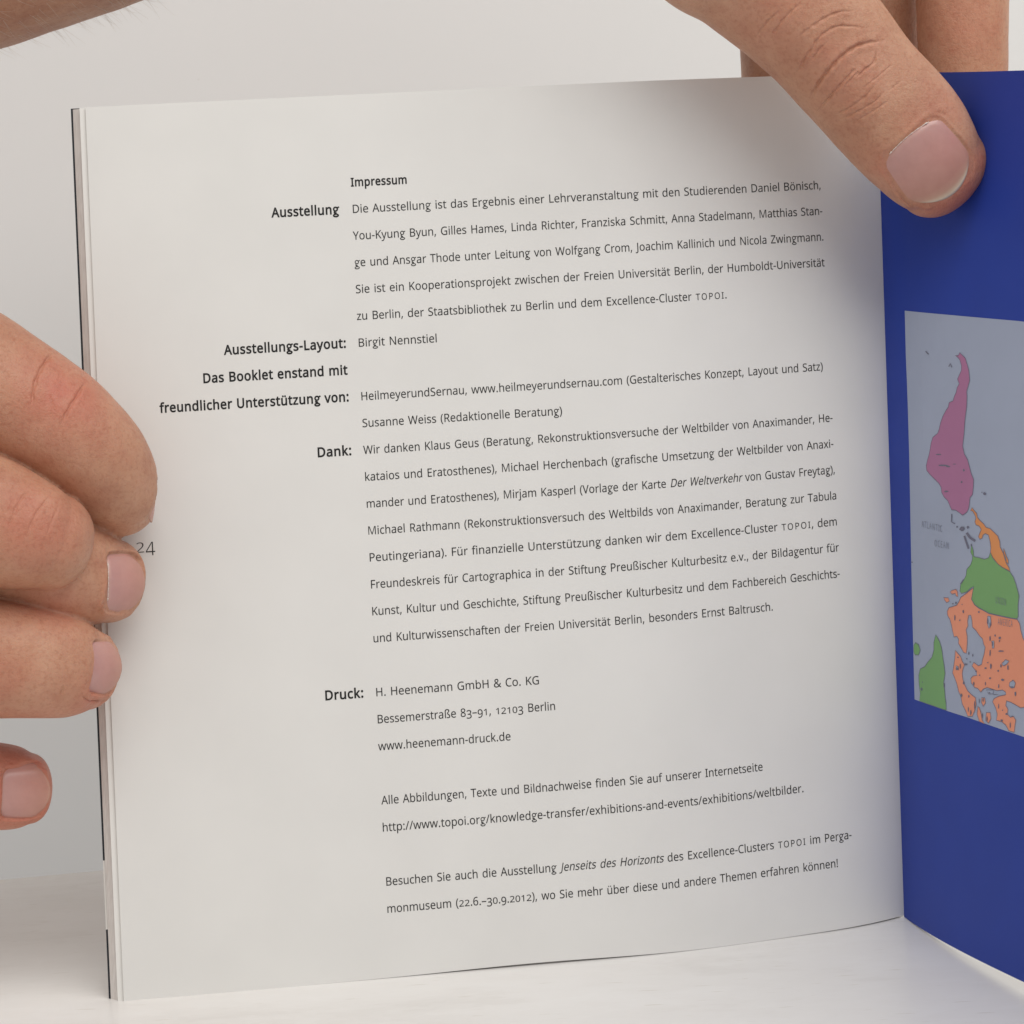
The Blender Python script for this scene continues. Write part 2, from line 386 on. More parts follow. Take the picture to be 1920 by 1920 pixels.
# ------------------------------------------------------------------ printed text
GLYPHS = {
    "!": [215,[131,161,85,161,65,573,151,573],[58,43,59,57,61,69,66,78,72,85,80,90,88,94,97,96,107,97,117,96,126,94,135,90,142,85,149,78,153,69,156,57,157,43,156,30,153,18,149,9,142,2,135,-4,126,-8,117,-10,107,-11,97,-10,88,-8,80,-4,72,2,66,9,61,18,59,30]],
    "&": [587,[244,581,265,580,284,578,302,573,318,567,333,558,345,549,356,537,366,524,373,510,378,494,381,477,383,458,380,434,374,411,364,391,350,372,333,355,313,338,292,323,268,308,423,159,433,172,442,186,450,200,457,216,479,286,550,286,518,191,508,170,496,150,483,131,468,114,585,0,490,0,420,67,366,28,303,2,285,-3,265,-6,245,-7,223,-8,196,-7,171,-4,148,2,127,10,108,20,91,32,77,47,65,63,55,82,48,102,44,125,43,149,43,169,46,187,51,204,57,220,66,234,75,248,87,261,100,273,166,318,133,358,107,403,102,415,99,429,97,442,96,456,97,475,101,493,106,509,114,524,124,537,135,548,149,558,165,567,182,573,201,578,222,580],[209,273,159,239,150,231,141,221,134,211,128,201,123,190,119,178,117,165,116,152,118,131,124,112,133,95,146,81,162,69,181,61,202,56,225,55,250,56,273,59,294,64,314,71,331,80,347,90,362,100,375,111],[241,524,225,523,211,519,198,514,186,506,177,496,171,485,167,472,165,457,166,443,169,429,174,416,180,404,225,350,247,363,265,376,280,389,292,401,301,414,308,428,311,442,313,458,312,472,308,484,302,495,294,505,283,513,271,519,257,523]],
    "(": [240,[32,220,33,252,35,285,39,317,45,348,52,379,60,409,71,439,83,468,97,495,113,522,131,548,150,573,217,573,190,534,167,493,148,451,132,407,119,361,111,315,105,268,103,221,104,190,107,159,111,128,116,98,123,68,132,38,142,9,154,-20,167,-48,182,-75,198,-101,216,-127,150,-127,131,-103,113,-77,97,-51,83,-24,71,5,60,34,52,63,45,94,39,125,35,156,33,188]],
    ")": [240,[209,220,208,188,205,156,202,125,196,94,189,63,180,34,170,5,158,-24,144,-51,128,-77,110,-103,91,-127,25,-127,43,-101,59,-75,73,-48,87,-20,98,9,108,38,117,68,124,98,130,128,134,159,136,190,137,221,136,252,134,283,130,315,124,346,117,376,108,406,98,436,87,465,73,493,59,521,42,547,24,573,91,573,110,548,128,522,144,495,158,468,170,439,180,409,189,379,196,348,202,317,205,285,208,252]],
    ",": [215,[154,84,136,23,111,-42,85,-103,33,-103,49,-38,63,31,73,93,148,93]],
    "-": [258,[32,184,32,246,226,246,226,184]],
    ".": [215,[58,43,59,57,61,69,66,78,72,85,80,90,88,94,97,96,107,97,117,96,126,94,135,90,142,85,149,78,153,69,156,57,157,43,156,30,153,18,149,9,142,2,135,-4,126,-8,117,-10,107,-11,97,-10,88,-8,80,-4,72,2,66,9,61,18,59,30]],
    "/": [298,[290,573,77,0,8,0,221,573]],
    "0": [458,[419,287,419,253,417,221,414,191,409,163,403,137,395,112,386,90,376,70,363,52,349,37,334,23,316,12,297,3,276,-3,253,-7,229,-8,198,-6,170,1,145,12,122,27,103,47,86,70,71,98,60,129,51,163,44,201,41,243,39,287,40,332,44,373,50,411,58,446,69,477,83,504,99,527,119,547,141,562,167,573,196,579,229,581,259,579,287,573,313,562,335,547,355,527,372,504,387,477,399,446,408,411,414,373,418,332],[110,287,111,249,113,215,116,184,121,156,128,132,137,111,147,93,159,78,173,67,190,59,208,54,229,52,249,54,268,59,284,67,298,78,310,92,320,110,329,131,336,156,341,184,345,215,347,249,348,287,347,325,345,359,341,390,336,417,329,442,320,463,310,481,298,495,284,507,268,515,249,520,229,521,208,520,190,515,173,507,159,495,147,481,137,463,128,442,121,417,116,390,113,359,111,325]],
    "1": [458,[285,0,216,0,216,400,216,439,217,470,219,499,196,477,169,455,108,405,71,452,226,573,285,573]],
    "2": [458,[417,0,38,0,38,59,188,210,261,287,275,304,287,320,298,337,306,353,313,370,318,387,321,405,322,424,320,446,315,466,306,482,294,496,278,507,261,514,242,519,221,520,200,520,181,517,164,512,147,506,83,466,45,513,94,548,153,572,169,576,186,578,203,580,221,581,246,579,270,576,293,570,313,562,331,552,347,540,361,526,372,510,382,492,388,472,392,451,394,428,393,406,389,385,383,364,375,344,365,324,353,305,340,286,324,267,247,185,128,67,128,64,417,64]],
    "3": [458,[395,439,394,420,392,403,387,387,381,372,373,359,363,347,352,336,340,326,326,318,310,311,294,306,277,302,277,298,309,293,337,283,360,271,379,255,394,236,405,214,411,190,413,163,412,139,407,116,400,94,390,74,377,56,360,40,341,26,318,14,292,4,263,-3,230,-7,193,-8,110,-1,91,3,72,8,54,15,36,23,36,89,54,81,74,73,93,67,114,61,135,57,155,54,175,52,194,51,230,53,260,59,285,68,305,81,320,98,331,117,337,139,339,164,338,182,335,197,329,211,320,223,310,233,297,242,282,249,265,255,246,260,226,263,203,265,179,265,123,265,123,326,180,326,202,326,223,329,242,333,259,339,274,347,286,356,298,366,307,377,314,390,319,404,322,418,323,434,321,454,316,471,307,486,295,498,280,508,262,516,242,520,219,521,164,515,117,498,75,473,39,521,55,533,73,544,93,554,115,563,139,571,163,576,190,579,218,581,260,578,296,571,327,558,352,540,371,519,384,495,393,468]],
    "4": [458,[443,130,359,130,359,0,291,0,291,130,17,130,17,190,286,576,359,576,359,193,443,193],[291,374,291,412,293,444,294,474,295,500,292,500,276,468,257,438,86,193,291,193]],
    "5": [458,[221,351,249,350,275,346,300,340,322,331,343,320,361,307,376,291,389,274,400,254,407,232,412,209,413,183,411,154,407,128,399,103,387,81,373,60,356,43,336,28,314,15,289,5,261,-2,231,-7,199,-8,116,0,97,4,80,10,65,16,51,23,51,90,66,81,82,74,101,68,121,62,141,58,161,55,181,53,200,52,220,53,239,55,257,60,274,65,289,73,302,82,313,93,323,106,331,121,336,137,340,156,341,176,339,202,332,225,321,245,306,262,287,275,262,284,232,290,197,292,146,288,99,280,64,302,86,573,373,573,373,508,146,508,132,342,169,348]],
    "6": [458,[44,245,51,342,55,366,60,389,67,412,75,433,84,454,95,474,107,492,121,510,137,525,155,539,174,551,196,562,220,570,246,576,275,579,306,581,344,579,377,573,377,513,344,520,308,523,281,522,257,518,235,512,216,504,198,494,183,483,169,469,158,454,148,437,139,419,132,400,127,380,115,291,119,291,150,326,160,333,170,339,182,345,194,350,208,353,223,356,238,358,255,358,279,357,302,353,323,347,342,338,360,327,375,313,389,297,400,279,409,258,416,236,420,211,421,184,420,156,415,129,408,104,399,82,386,61,372,44,355,28,336,15,314,5,291,-2,266,-7,239,-8,219,-7,199,-4,181,1,163,7,146,16,130,26,115,39,101,54,88,70,77,89,67,110,59,133,52,158,48,185,45,214],[238,51,262,53,284,59,303,70,320,84,334,102,343,125,349,153,351,184,350,210,344,233,336,254,324,271,308,285,289,295,267,301,241,303,222,302,205,299,189,294,175,287,162,279,150,270,140,259,131,248,124,236,119,223,116,211,115,198,123,146,146,99,155,88,164,79,174,71,185,64,197,59,210,55,223,52]],
    "7": [458,[109,0,344,508,35,508,35,573,419,573,419,518,187,0]],
    "8": [458,[229,581,253,580,276,577,298,572,318,565,336,556,352,546,366,533,378,519,388,503,395,485,399,465,400,443,399,427,396,411,392,397,385,383,377,371,368,359,357,348,346,338,291,303,355,265,369,254,381,242,392,229,401,216,409,201,414,185,418,167,419,148,417,125,413,104,406,84,395,65,383,49,367,34,350,22,330,11,308,3,284,-3,258,-7,231,-8,201,-7,174,-3,149,2,126,10,106,21,89,33,74,47,61,63,52,81,45,101,41,122,39,146,40,165,43,183,49,199,56,214,65,228,75,241,86,253,99,264,158,299,107,336,96,346,87,358,78,370,71,383,65,396,61,411,59,427,58,444,59,465,63,485,70,503,80,518,92,533,107,545,123,556,141,565,161,572,182,577,205,580],[108,145,110,125,116,107,125,90,138,76,155,64,176,55,200,50,229,48,257,50,281,55,302,64,319,76,332,91,342,108,348,127,350,148,349,161,346,174,341,186,335,197,327,207,317,217,306,226,293,235,229,265,217,270,157,237,146,228,136,219,128,208,121,197,115,186,111,173,109,160],[228,524,207,522,188,518,170,512,155,502,143,491,134,476,128,460,127,441,128,427,130,414,135,402,141,391,148,382,157,373,167,365,179,357,232,330,282,357,292,364,302,373,310,382,317,392,323,402,327,414,330,427,330,441,329,460,323,476,315,491,302,502,287,512,270,518,250,522]],
    "9": [458,[417,328,410,231,406,207,401,183,394,161,387,139,377,118,366,99,354,80,340,63,324,47,306,33,286,21,265,11,241,3,214,-3,185,-7,154,-8,117,-6,82,0,82,60,115,53,152,50,179,51,204,54,226,60,245,68,262,78,278,90,291,103,303,118,313,135,322,153,329,172,334,192,346,281,341,281,310,247,301,240,290,233,278,228,266,223,252,219,237,216,222,215,204,214,181,215,158,219,138,226,118,235,101,246,85,260,72,275,61,294,52,314,45,336,41,361,40,387,42,416,46,443,53,468,63,491,76,511,90,529,107,544,127,557,148,568,171,575,196,579,223,581,243,580,262,577,281,572,299,565,316,556,332,545,347,533,361,518,373,501,384,483,394,462,402,439,409,415,413,388,416,359],[223,521,199,519,178,513,159,503,142,488,128,470,118,447,112,420,110,388,112,362,117,339,125,318,137,301,152,287,171,277,193,271,220,269,238,270,256,273,272,278,286,285,300,293,311,303,321,313,330,325,337,337,342,349,345,362,346,374,338,426,315,474,307,484,298,493,288,501,277,508,265,514,252,518,238,520]],
    ":": [215,[58,43,59,57,61,69,66,78,72,85,80,90,88,94,97,96,107,97,117,96,126,94,135,90,142,85,149,78,153,69,156,57,157,43,156,30,153,18,149,9,142,2,135,-4,126,-8,117,-10,107,-11,97,-10,88,-8,80,-4,72,2,66,9,61,18,59,30],[58,387,59,401,61,412,66,422,72,429,80,434,88,438,97,440,107,441,117,440,126,438,135,434,142,429,149,422,153,412,156,401,157,387,156,373,153,362,149,352,142,345,135,339,126,335,117,333,107,332,97,333,88,335,80,339,72,345,66,352,61,362,59,373]],
    "A": [512,[437,0,368,177,141,177,73,0,0,0,224,575,289,575,512,0],[282,415,274,438,263,473,255,500,247,468,238,438,230,415,165,241,346,241]],
    "B": [521,[241,573,292,571,336,565,373,555,404,541,428,522,445,497,455,467,459,431,458,414,456,399,452,384,446,371,439,358,431,347,421,337,409,328,396,320,382,313,367,308,350,304,350,300,367,297,384,292,400,286,415,279,429,271,441,261,452,249,461,236,468,221,474,203,477,184,478,163,476,138,472,115,464,93,454,74,441,57,425,42,406,29,385,19,362,11,337,5,309,1,279,0,78,0,78,573],[256,329,290,330,318,335,340,342,357,352,369,366,377,382,382,401,384,423,382,445,376,463,365,478,351,490,332,499,308,506,279,510,245,511,150,511,150,329],[150,269,150,61,265,61,301,63,330,68,354,78,371,91,384,107,394,125,399,145,401,168,400,183,398,197,394,210,388,221,380,232,370,241,358,249,344,256,327,262,307,266,285,268,260,269]],
    "C": [506,[323,517,301,516,280,513,260,508,241,502,223,493,206,482,192,470,178,456,166,440,155,423,146,404,139,383,133,361,129,337,126,312,125,286,126,252,131,220,138,191,147,164,160,139,175,117,192,99,213,83,236,71,262,62,291,57,322,55,394,62,460,78,460,15,393,-2,312,-8,270,-6,232,1,197,12,166,28,139,48,115,72,95,99,78,131,65,165,56,203,51,244,49,287,50,319,53,349,59,378,67,406,77,432,89,456,103,478,120,499,138,517,159,534,181,548,206,559,233,569,261,575,292,579,324,581,346,580,367,578,388,576,409,572,429,567,448,561,465,554,482,547,453,486,394,508,378,512,360,515,342,517]],
    "D": [585,[536,292,534,246,528,203,516,165,501,131,481,100,457,74,430,51,399,33,364,18,325,8,283,2,237,0,78,0,78,573,254,573,296,571,335,565,371,555,404,540,434,523,460,501,483,475,502,446,517,413,528,377,534,336],[460,289,459,326,454,359,446,388,435,415,421,437,404,457,384,474,361,487,336,498,308,505,277,509,244,511,150,511,150,62,228,62,282,65,329,76,369,94,402,119,428,151,446,190,457,236]],
    "E": [446,[398,0,78,0,78,573,398,573,398,509,150,509,150,330,383,330,383,268,150,268,150,63,398,63]],
    "F": [416,[150,0,78,0,78,573,398,573,398,509,150,509,150,306,383,306,383,243,150,243]],
    "G": [583,[326,302,524,302,524,22,431,-1,323,-8,280,-6,241,1,205,12,173,28,145,47,120,71,98,98,81,130,67,164,57,202,51,243,49,286,51,330,58,370,69,407,84,442,104,473,127,500,154,524,186,544,220,560,259,571,300,578,346,581,369,580,392,578,415,576,437,572,516,547,489,484,421,508,401,512,382,515,362,517,342,517,309,515,278,510,250,501,225,489,202,474,181,455,164,434,150,409,139,382,131,353,126,321,124,286,126,253,130,222,137,193,146,166,159,141,175,119,194,100,216,84,241,71,270,62,303,56,340,55,404,59,452,68,452,238,326,238]],
    "H": [594,[516,0,443,0,443,267,150,267,150,0,78,0,78,573,150,573,150,330,443,330,443,573,516,573]],
    "I": [272,[239,0,32,0,32,42,99,57,99,515,32,531,32,573,239,573,239,531,172,515,172,57,239,42]],
    "J": [219,[-3,-152,-37,-150,-63,-142,-63,-81,-35,-87,-5,-89,33,-81,42,-76,50,-70,57,-62,63,-53,67,-42,71,-29,73,-14,74,3,74,573,146,573,146,9,145,-18,141,-42,136,-63,128,-82,117,-99,105,-113,91,-125,75,-135,58,-143,39,-148,19,-151]],
    "K": [496,[496,0,411,0,209,273,150,222,150,0,78,0,78,573,150,573,150,290,199,345,249,399,403,573,488,573,261,323]],
    "L": [420,[78,0,78,573,150,573,150,64,400,64,400,0]],
    "M": [727,[330,0,142,502,139,502,142,461,144,407,144,347,144,0,78,0,78,573,184,573,361,103,364,103,544,573,650,573,650,0,578,0,578,352,579,408,581,460,584,501,581,501,390,0]],
    "N": [609,[532,0,447,0,141,476,138,476,141,432,143,378,144,320,144,0,78,0,78,573,161,573,467,99,470,99,468,137,466,193,464,249,464,573,532,573]],
    "O": [626,[577,287,576,255,573,224,568,194,561,166,551,140,540,116,526,94,510,73,493,54,473,38,451,24,428,13,402,4,375,-3,345,-7,314,-8,281,-7,251,-3,222,4,196,13,173,25,151,39,131,55,114,73,98,94,85,116,74,141,65,167,58,195,53,224,50,255,49,288,51,331,56,370,65,408,78,442,94,473,114,500,138,524,166,545,197,561,232,572,271,579,314,581,356,579,393,572,428,561,459,545,486,525,510,501,530,473,547,442,560,408,570,370,576,330],[125,287,126,252,130,220,136,190,145,163,157,138,171,117,188,98,207,83,230,70,255,62,283,56,314,55,345,56,373,62,398,70,420,83,439,98,456,117,470,138,481,163,490,190,496,220,500,252,501,287,498,338,490,384,476,423,456,457,431,484,398,503,360,514,314,518,283,516,255,511,230,502,207,490,188,475,171,457,157,435,145,411,136,384,130,354,126,322]],
    "P": [485,[229,573,282,570,326,562,363,548,393,528,415,504,431,475,441,442,444,404,444,387,441,370,438,353,433,336,426,321,417,306,407,292,395,278,380,266,364,255,345,246,324,238,301,231,275,227,247,224,216,223,150,223,150,0,78,0,78,573],[223,511,150,511,150,285,208,285,234,285,258,288,279,291,298,296,315,303,330,311,342,322,352,334,360,347,365,363,369,381,370,401,367,427,361,449,350,468,334,484,314,495,289,504,258,509]],
    "R": [498,[236,573,270,571,301,568,329,562,353,555,375,544,393,532,409,517,422,500,432,481,439,460,443,436,444,410,443,388,440,368,435,350,427,334,418,319,408,306,397,295,385,285,330,257,487,0,403,0,264,237,150,237,150,0,78,0,78,573],[232,510,150,510,150,298,236,298,268,299,296,304,319,313,338,325,352,341,362,359,368,381,370,407,369,424,366,440,361,455,355,467,346,477,336,486,324,494,310,500,293,504,275,507,254,509]],
    "S": [440,[403,153,401,128,396,106,389,85,378,66,364,49,348,35,328,22,307,11,283,3,257,-3,228,-7,198,-8,137,-5,83,4,41,19,41,88,113,65,134,60,156,57,179,55,201,55,222,55,240,57,257,61,273,66,286,72,298,79,308,88,316,98,322,109,327,120,329,133,330,147,330,160,327,173,324,184,318,194,311,204,302,213,291,221,277,230,196,265,131,294,118,302,106,311,95,320,85,330,76,340,69,351,63,363,57,375,53,389,50,403,49,418,48,435,50,457,54,477,61,496,71,513,84,528,99,542,116,553,136,563,157,571,180,576,205,579,231,581,254,580,276,578,297,576,318,572,389,549,366,487,302,508,284,512,266,515,248,517,229,517,212,517,196,515,182,511,169,507,158,501,148,494,140,486,133,478,128,468,124,457,122,446,121,434,122,420,124,407,128,396,133,386,140,376,149,367,160,359,172,351,246,318,270,309,293,299,313,289,332,279,348,268,362,255,374,242,385,228,392,212,398,194,401,175]],
    "T": [446,[259,0,187,0,187,509,8,509,8,573,437,573,437,509,259,509]],
    "U": [586,[513,202,512,173,507,146,500,120,489,95,476,72,459,52,439,35,416,20,389,8,360,-1,327,-6,290,-8,240,-4,196,7,159,25,128,50,104,82,86,118,76,158,72,204,72,573,144,573,144,201,147,168,154,139,165,114,182,93,203,76,228,64,259,57,294,55,319,56,342,59,361,65,379,73,394,84,407,96,418,110,427,126,433,143,438,161,441,181,442,202,442,573,513,573]],
    "V": [481,[481,573,277,0,204,0,0,573,75,573,204,205,220,160,231,119,241,80,250,119,262,161,277,207,405,573]],
    "W": [745,[735,573,583,0,510,0,399,375,389,410,380,443,373,471,370,488,367,471,361,443,352,409,342,373,234,0,161,0,10,573,85,573,174,223,183,186,190,151,196,118,201,87,206,119,213,154,222,191,232,227,333,573,407,573,512,225,523,187,532,151,538,117,544,87,550,129,560,175,572,224,660,573]],
    "Y": [454,[227,291,376,573,454,573,263,222,263,0,191,0,191,219,0,573,79,573]],
    "Z": [458,[427,0,30,0,30,55,332,508,40,508,40,573,419,573,419,518,118,64,427,64]],
    "a": [450,[231,437,268,435,299,428,326,418,347,403,364,383,376,358,383,328,385,293,385,0,334,0,320,61,317,61,279,22,268,15,258,9,246,3,234,-1,172,-8,154,-7,136,-5,119,0,103,6,88,13,75,23,64,34,55,48,47,63,41,80,38,99,37,119,40,150,50,176,65,199,87,219,116,234,152,245,194,253,243,257,316,259,316,285,315,309,310,330,303,347,293,359,280,368,265,375,247,379,227,380,210,379,194,378,178,374,163,370,106,347,84,400,151,426,170,431,190,434,210,436],[252,208,215,205,184,200,159,192,141,182,127,170,118,155,112,138,110,119,111,102,115,87,122,75,132,66,144,58,157,53,172,50,188,49,215,51,238,56,260,66,279,79,295,96,306,117,313,142,315,172,315,210]],
    "b": [493,[139,461,138,410,135,373,139,373,149,386,161,398,174,409,189,419,206,427,226,432,248,436,272,437,310,434,344,423,374,406,401,381,422,350,437,312,446,267,449,215,448,180,444,147,437,118,427,91,415,68,400,48,384,31,365,17,344,6,322,-2,298,-6,272,-8,248,-7,226,-3,206,2,189,10,174,20,161,31,149,42,139,55,133,55,119,0,68,0,68,609,139,609],[260,379,238,377,219,374,202,369,188,361,175,351,165,339,157,325,150,308,145,289,142,268,139,244,139,217,139,214,140,177,145,144,153,116,165,93,181,74,202,61,229,53,261,51,288,53,312,61,332,74,348,93,360,117,369,145,374,178,376,216,374,254,369,287,360,315,348,338,331,356,311,368,288,376]],
    "c": [385,[241,-8,213,-7,187,-2,162,5,139,15,118,28,99,45,83,65,69,87,58,114,50,143,46,176,44,213,46,250,51,284,59,315,71,342,85,365,102,385,121,401,142,415,166,425,191,432,217,436,245,438,309,431,358,415,337,356,292,370,244,376,223,375,204,371,187,366,172,358,159,347,148,335,138,320,131,303,125,284,120,263,118,239,117,213,118,189,120,166,125,145,131,126,138,109,148,94,159,82,172,71,186,63,202,58,220,54,240,53,302,60,351,78,351,15,304,-2]],
    "d": [493,[221,-8,182,-5,148,6,118,23,92,48,71,79,56,117,47,162,44,214,47,266,56,311,71,350,93,381,119,406,149,424,183,434,221,438,238,437,253,436,267,433,280,429,323,407,354,374,359,374,356,405,354,438,354,609,425,609,425,0,368,0,358,58,354,58,323,24,279,1,266,-3,252,-6,237,-7],[232,51,263,53,290,60,311,71,328,88,340,109,348,135,354,165,355,200,355,213,354,251,349,284,340,313,329,336,313,355,291,369,264,377,231,379,204,376,181,368,162,354,146,334,133,309,124,281,119,249,117,213,119,176,124,144,133,116,146,93,162,74,181,61,205,53]],
    "e": [452,[234,438,261,436,286,432,308,424,329,414,348,401,364,385,378,367,390,346,399,323,406,299,410,272,411,244,411,201,117,201,120,167,127,137,139,111,154,90,174,74,197,62,224,55,254,52,327,60,392,82,392,20,327,-1,251,-8,221,-6,194,-2,167,6,143,17,121,31,101,48,85,68,70,91,59,117,51,146,46,177,44,212,46,246,50,277,57,306,68,333,81,357,96,378,114,395,134,411,157,423,181,431,207,436],[233,380,209,378,188,372,170,362,154,348,140,330,130,309,123,285,119,257,338,257,337,275,335,292,331,307,326,322,320,334,312,346,303,356,292,364,280,371,266,376,251,379]],
    "f": [276,[266,375,158,375,158,0,87,0,87,375,12,375,12,408,87,432,87,457,88,483,92,507,97,528,104,547,113,563,124,577,137,588,152,597,168,604,186,609,206,612,227,613,274,609,310,599,292,544,262,552,228,556,211,554,197,550,185,542,175,532,168,519,162,502,159,481,158,458,158,430,266,430]],
    "g": [493,[221,438,241,437,261,434,280,429,297,422,314,413,329,402,343,388,355,373,359,373,369,430,425,430,425,-7,424,-36,420,-63,413,-88,404,-109,392,-129,378,-146,361,-160,341,-172,318,-181,293,-187,264,-191,233,-192,147,-186,78,-165,78,-100,94,-108,111,-114,129,-120,149,-125,170,-129,191,-132,214,-133,237,-134,263,-132,286,-126,306,-116,324,-101,337,-84,347,-63,353,-39,355,-13,355,4,356,32,358,57,354,57,343,42,329,28,315,17,299,8,281,1,263,-4,243,-7,221,-8,182,-4,147,7,117,25,91,51,70,83,56,121,47,164,44,214,47,263,56,306,70,344,91,377,117,404,147,423,181,434],[230,379,213,377,197,374,182,368,169,359,157,349,147,336,138,320,130,303,125,284,120,262,118,239,117,213,119,176,124,143,134,115,146,92,163,73,182,60,205,52,232,50,248,50,262,52,276,54,288,58,299,63,309,69,318,76,326,85,334,94,340,105,345,117,349,131,356,197,356,214,355,242,353,267,349,289,343,309,335,326,326,340,315,352,302,362,287,369,270,374,251,377]],
    "h": [495,[139,431,138,399,135,370,140,370,147,381,155,391,164,400,174,407,221,429,273,437,298,436,321,433,342,428,360,421,377,411,391,400,403,386,413,370,421,351,426,330,430,306,431,280,431,0,361,0,361,275,359,299,355,321,348,338,338,353,324,364,308,372,288,377,265,379,242,377,222,374,204,368,189,360,177,350,166,338,157,324,150,308,145,289,142,269,139,246,139,222,139,0,68,0,68,609,139,609]],
    "i": [207,[139,430,139,0,68,0,68,430],[104,591,112,590,119,588,126,585,133,580,138,574,142,566,144,557,145,546,144,536,142,526,138,519,133,512,126,508,119,504,112,502,104,501,96,502,88,504,81,508,75,512,69,519,66,526,63,536,63,546,63,557,66,566,69,574,75,580,81,585,88,588,96,590]],
    "j": [207,[18,-192,-18,-190,-44,-183,-44,-126,-19,-132,9,-134,21,-133,32,-130,42,-126,51,-120,59,-111,64,-100,67,-85,68,-67,68,430,139,430,139,-64,138,-84,136,-101,132,-118,126,-133,119,-147,110,-159,99,-169,87,-177,72,-184,56,-189,38,-192],[63,546,63,557,66,566,69,574,75,580,81,585,88,588,96,590,104,591,112,590,119,588,126,585,133,580,138,574,142,566,144,557,145,546,144,536,142,526,138,519,133,512,126,508,119,504,112,502,104,501,96,502,88,504,81,508,75,512,69,519,66,526,63,536]],
    "k": [428,[138,291,137,257,135,221,138,221,152,240,172,264,189,285,326,430,409,430,235,246,421,0,336,0,187,200,138,158,138,0,68,0,68,609,138,609]],
    "l": [207,[139,0,68,0,68,609,139,609]],
    "m": [749,[540,438,574,436,603,429,628,417,649,401,665,379,676,352,683,319,685,280,685,0,615,0,615,277,614,300,610,321,603,338,594,353,582,364,567,372,549,377,528,379,499,376,474,369,454,358,438,342,426,322,418,298,413,270,411,237,411,0,342,0,342,277,341,293,339,308,336,321,332,333,327,344,320,353,312,361,303,367,293,372,281,376,268,378,253,379,233,377,215,374,199,368,185,360,174,350,164,338,156,324,150,308,145,290,141,269,139,247,139,223,139,0,68,0,68,430,125,430,136,371,140,371,147,382,155,392,163,401,173,409,217,431,266,438,290,437,312,433,332,428,349,420,365,410,378,398,389,383,398,366,402,366,414,383,427,398,443,410,461,420,480,428,499,433,519,437]],
    "n": [495,[275,438,311,436,343,429,369,417,391,401,409,379,421,352,428,319,431,280,431,0,361,0,361,275,359,299,355,321,348,338,338,353,324,364,308,372,288,377,265,379,232,376,204,368,182,356,166,338,154,316,146,289,140,258,139,223,139,0,68,0,68,430,125,430,136,371,140,371,147,382,156,392,165,401,175,409,222,431]],
    "o": [485,[442,216,441,190,438,165,434,142,428,121,420,101,411,82,400,66,388,51,374,37,359,25,342,15,324,7,305,0,285,-4,264,-7,241,-8,221,-7,200,-4,181,0,163,7,145,15,129,25,114,37,100,51,88,66,77,82,67,101,59,121,52,142,48,165,45,190,44,216,46,250,50,282,58,310,68,336,81,360,97,380,116,397,137,412,161,423,186,431,214,436,244,438,272,436,299,431,324,423,347,412,368,397,387,380,403,360,417,336,428,310,436,282,440,250],[117,216,118,191,120,169,125,147,130,128,138,110,147,95,159,82,172,71,187,62,203,56,222,52,243,51,264,52,282,56,299,62,314,71,327,82,339,95,348,110,356,128,361,147,366,169,368,191,369,216,368,240,365,263,361,284,355,303,348,320,338,335,327,348,314,359,299,367,282,374,263,377,242,379,212,376,185,368,164,354,147,335,134,311,124,284,119,252]],
    "p": [493,[273,438,310,434,344,424,374,407,401,383,422,351,437,313,446,268,449,216,448,181,444,148,437,119,427,93,415,69,401,49,384,31,365,17,345,6,322,-2,298,-6,272,-8,256,-7,241,-6,227,-3,213,1,170,24,139,55,134,55,137,20,139,-16,139,-192,68,-192,68,430,126,430,136,371,139,371,170,405,179,412,189,419,201,424,213,429,226,433,240,436,256,437],[260,379,239,377,221,374,204,369,190,362,178,353,167,342,158,328,152,313,146,295,142,275,140,254,139,229,139,216,139,190,142,167,145,145,150,126,157,109,165,93,176,80,188,70,203,61,220,55,239,52,261,51,280,52,297,56,312,63,326,72,338,84,348,98,357,113,364,131,369,150,373,171,375,193,376,217,374,252,369,283,360,310,348,334,331,354,311,367,288,376]],
    "q": [493,[354,-9,355,25,358,58,354,58,344,45,332,32,318,21,303,11,285,3,266,-3,243,-7,219,-8,182,-5,148,6,119,23,93,48,71,79,56,117,47,162,44,214,46,249,50,282,57,311,67,338,79,361,93,381,110,398,129,413,150,424,172,432,196,436,221,438,245,437,267,433,287,427,304,419,319,408,333,397,345,385,355,371,358,371,369,430,425,430,425,-192,354,-192],[233,51,254,52,272,55,289,60,304,67,316,76,327,87,335,100,342,116,348,134,352,153,354,175,355,199,355,213,354,252,348,285,340,314,328,337,312,356,290,369,263,377,231,379,204,376,181,368,161,354,145,334,133,309,124,281,119,249,117,213,119,176,124,145,133,117,146,93,162,75,182,61,205,53]],
    "r": [331,[269,438,295,437,319,433,310,368,287,372,264,374,252,373,240,371,228,368,217,363,206,358,195,351,186,343,176,334,168,324,161,313,154,301,149,289,144,275,141,261,139,245,139,229,139,0,68,0,68,430,126,430,134,351,137,351,170,395,180,404,191,413,202,420,214,426,227,431,240,435,254,437]],
    "s": [384,[348,119,347,99,343,80,336,64,327,49,316,36,302,24,286,14,268,6,248,0,226,-4,202,-7,176,-8,99,-1,42,19,42,83,104,60,122,55,141,52,159,50,178,49,203,50,224,53,242,59,256,66,266,76,274,86,278,99,280,112,279,120,278,128,275,135,271,141,239,167,174,196,103,228,89,236,76,245,66,255,57,266,50,278,45,292,42,307,41,324,44,350,52,372,66,392,85,408,109,421,137,430,168,436,202,438,275,430,339,409,315,353,258,372,197,380,177,379,159,377,144,372,131,366,121,358,114,350,110,339,108,328,109,319,111,312,114,304,119,298,154,274,219,246,289,215,302,206,314,197,324,187,333,176,339,164,344,150,347,135]],
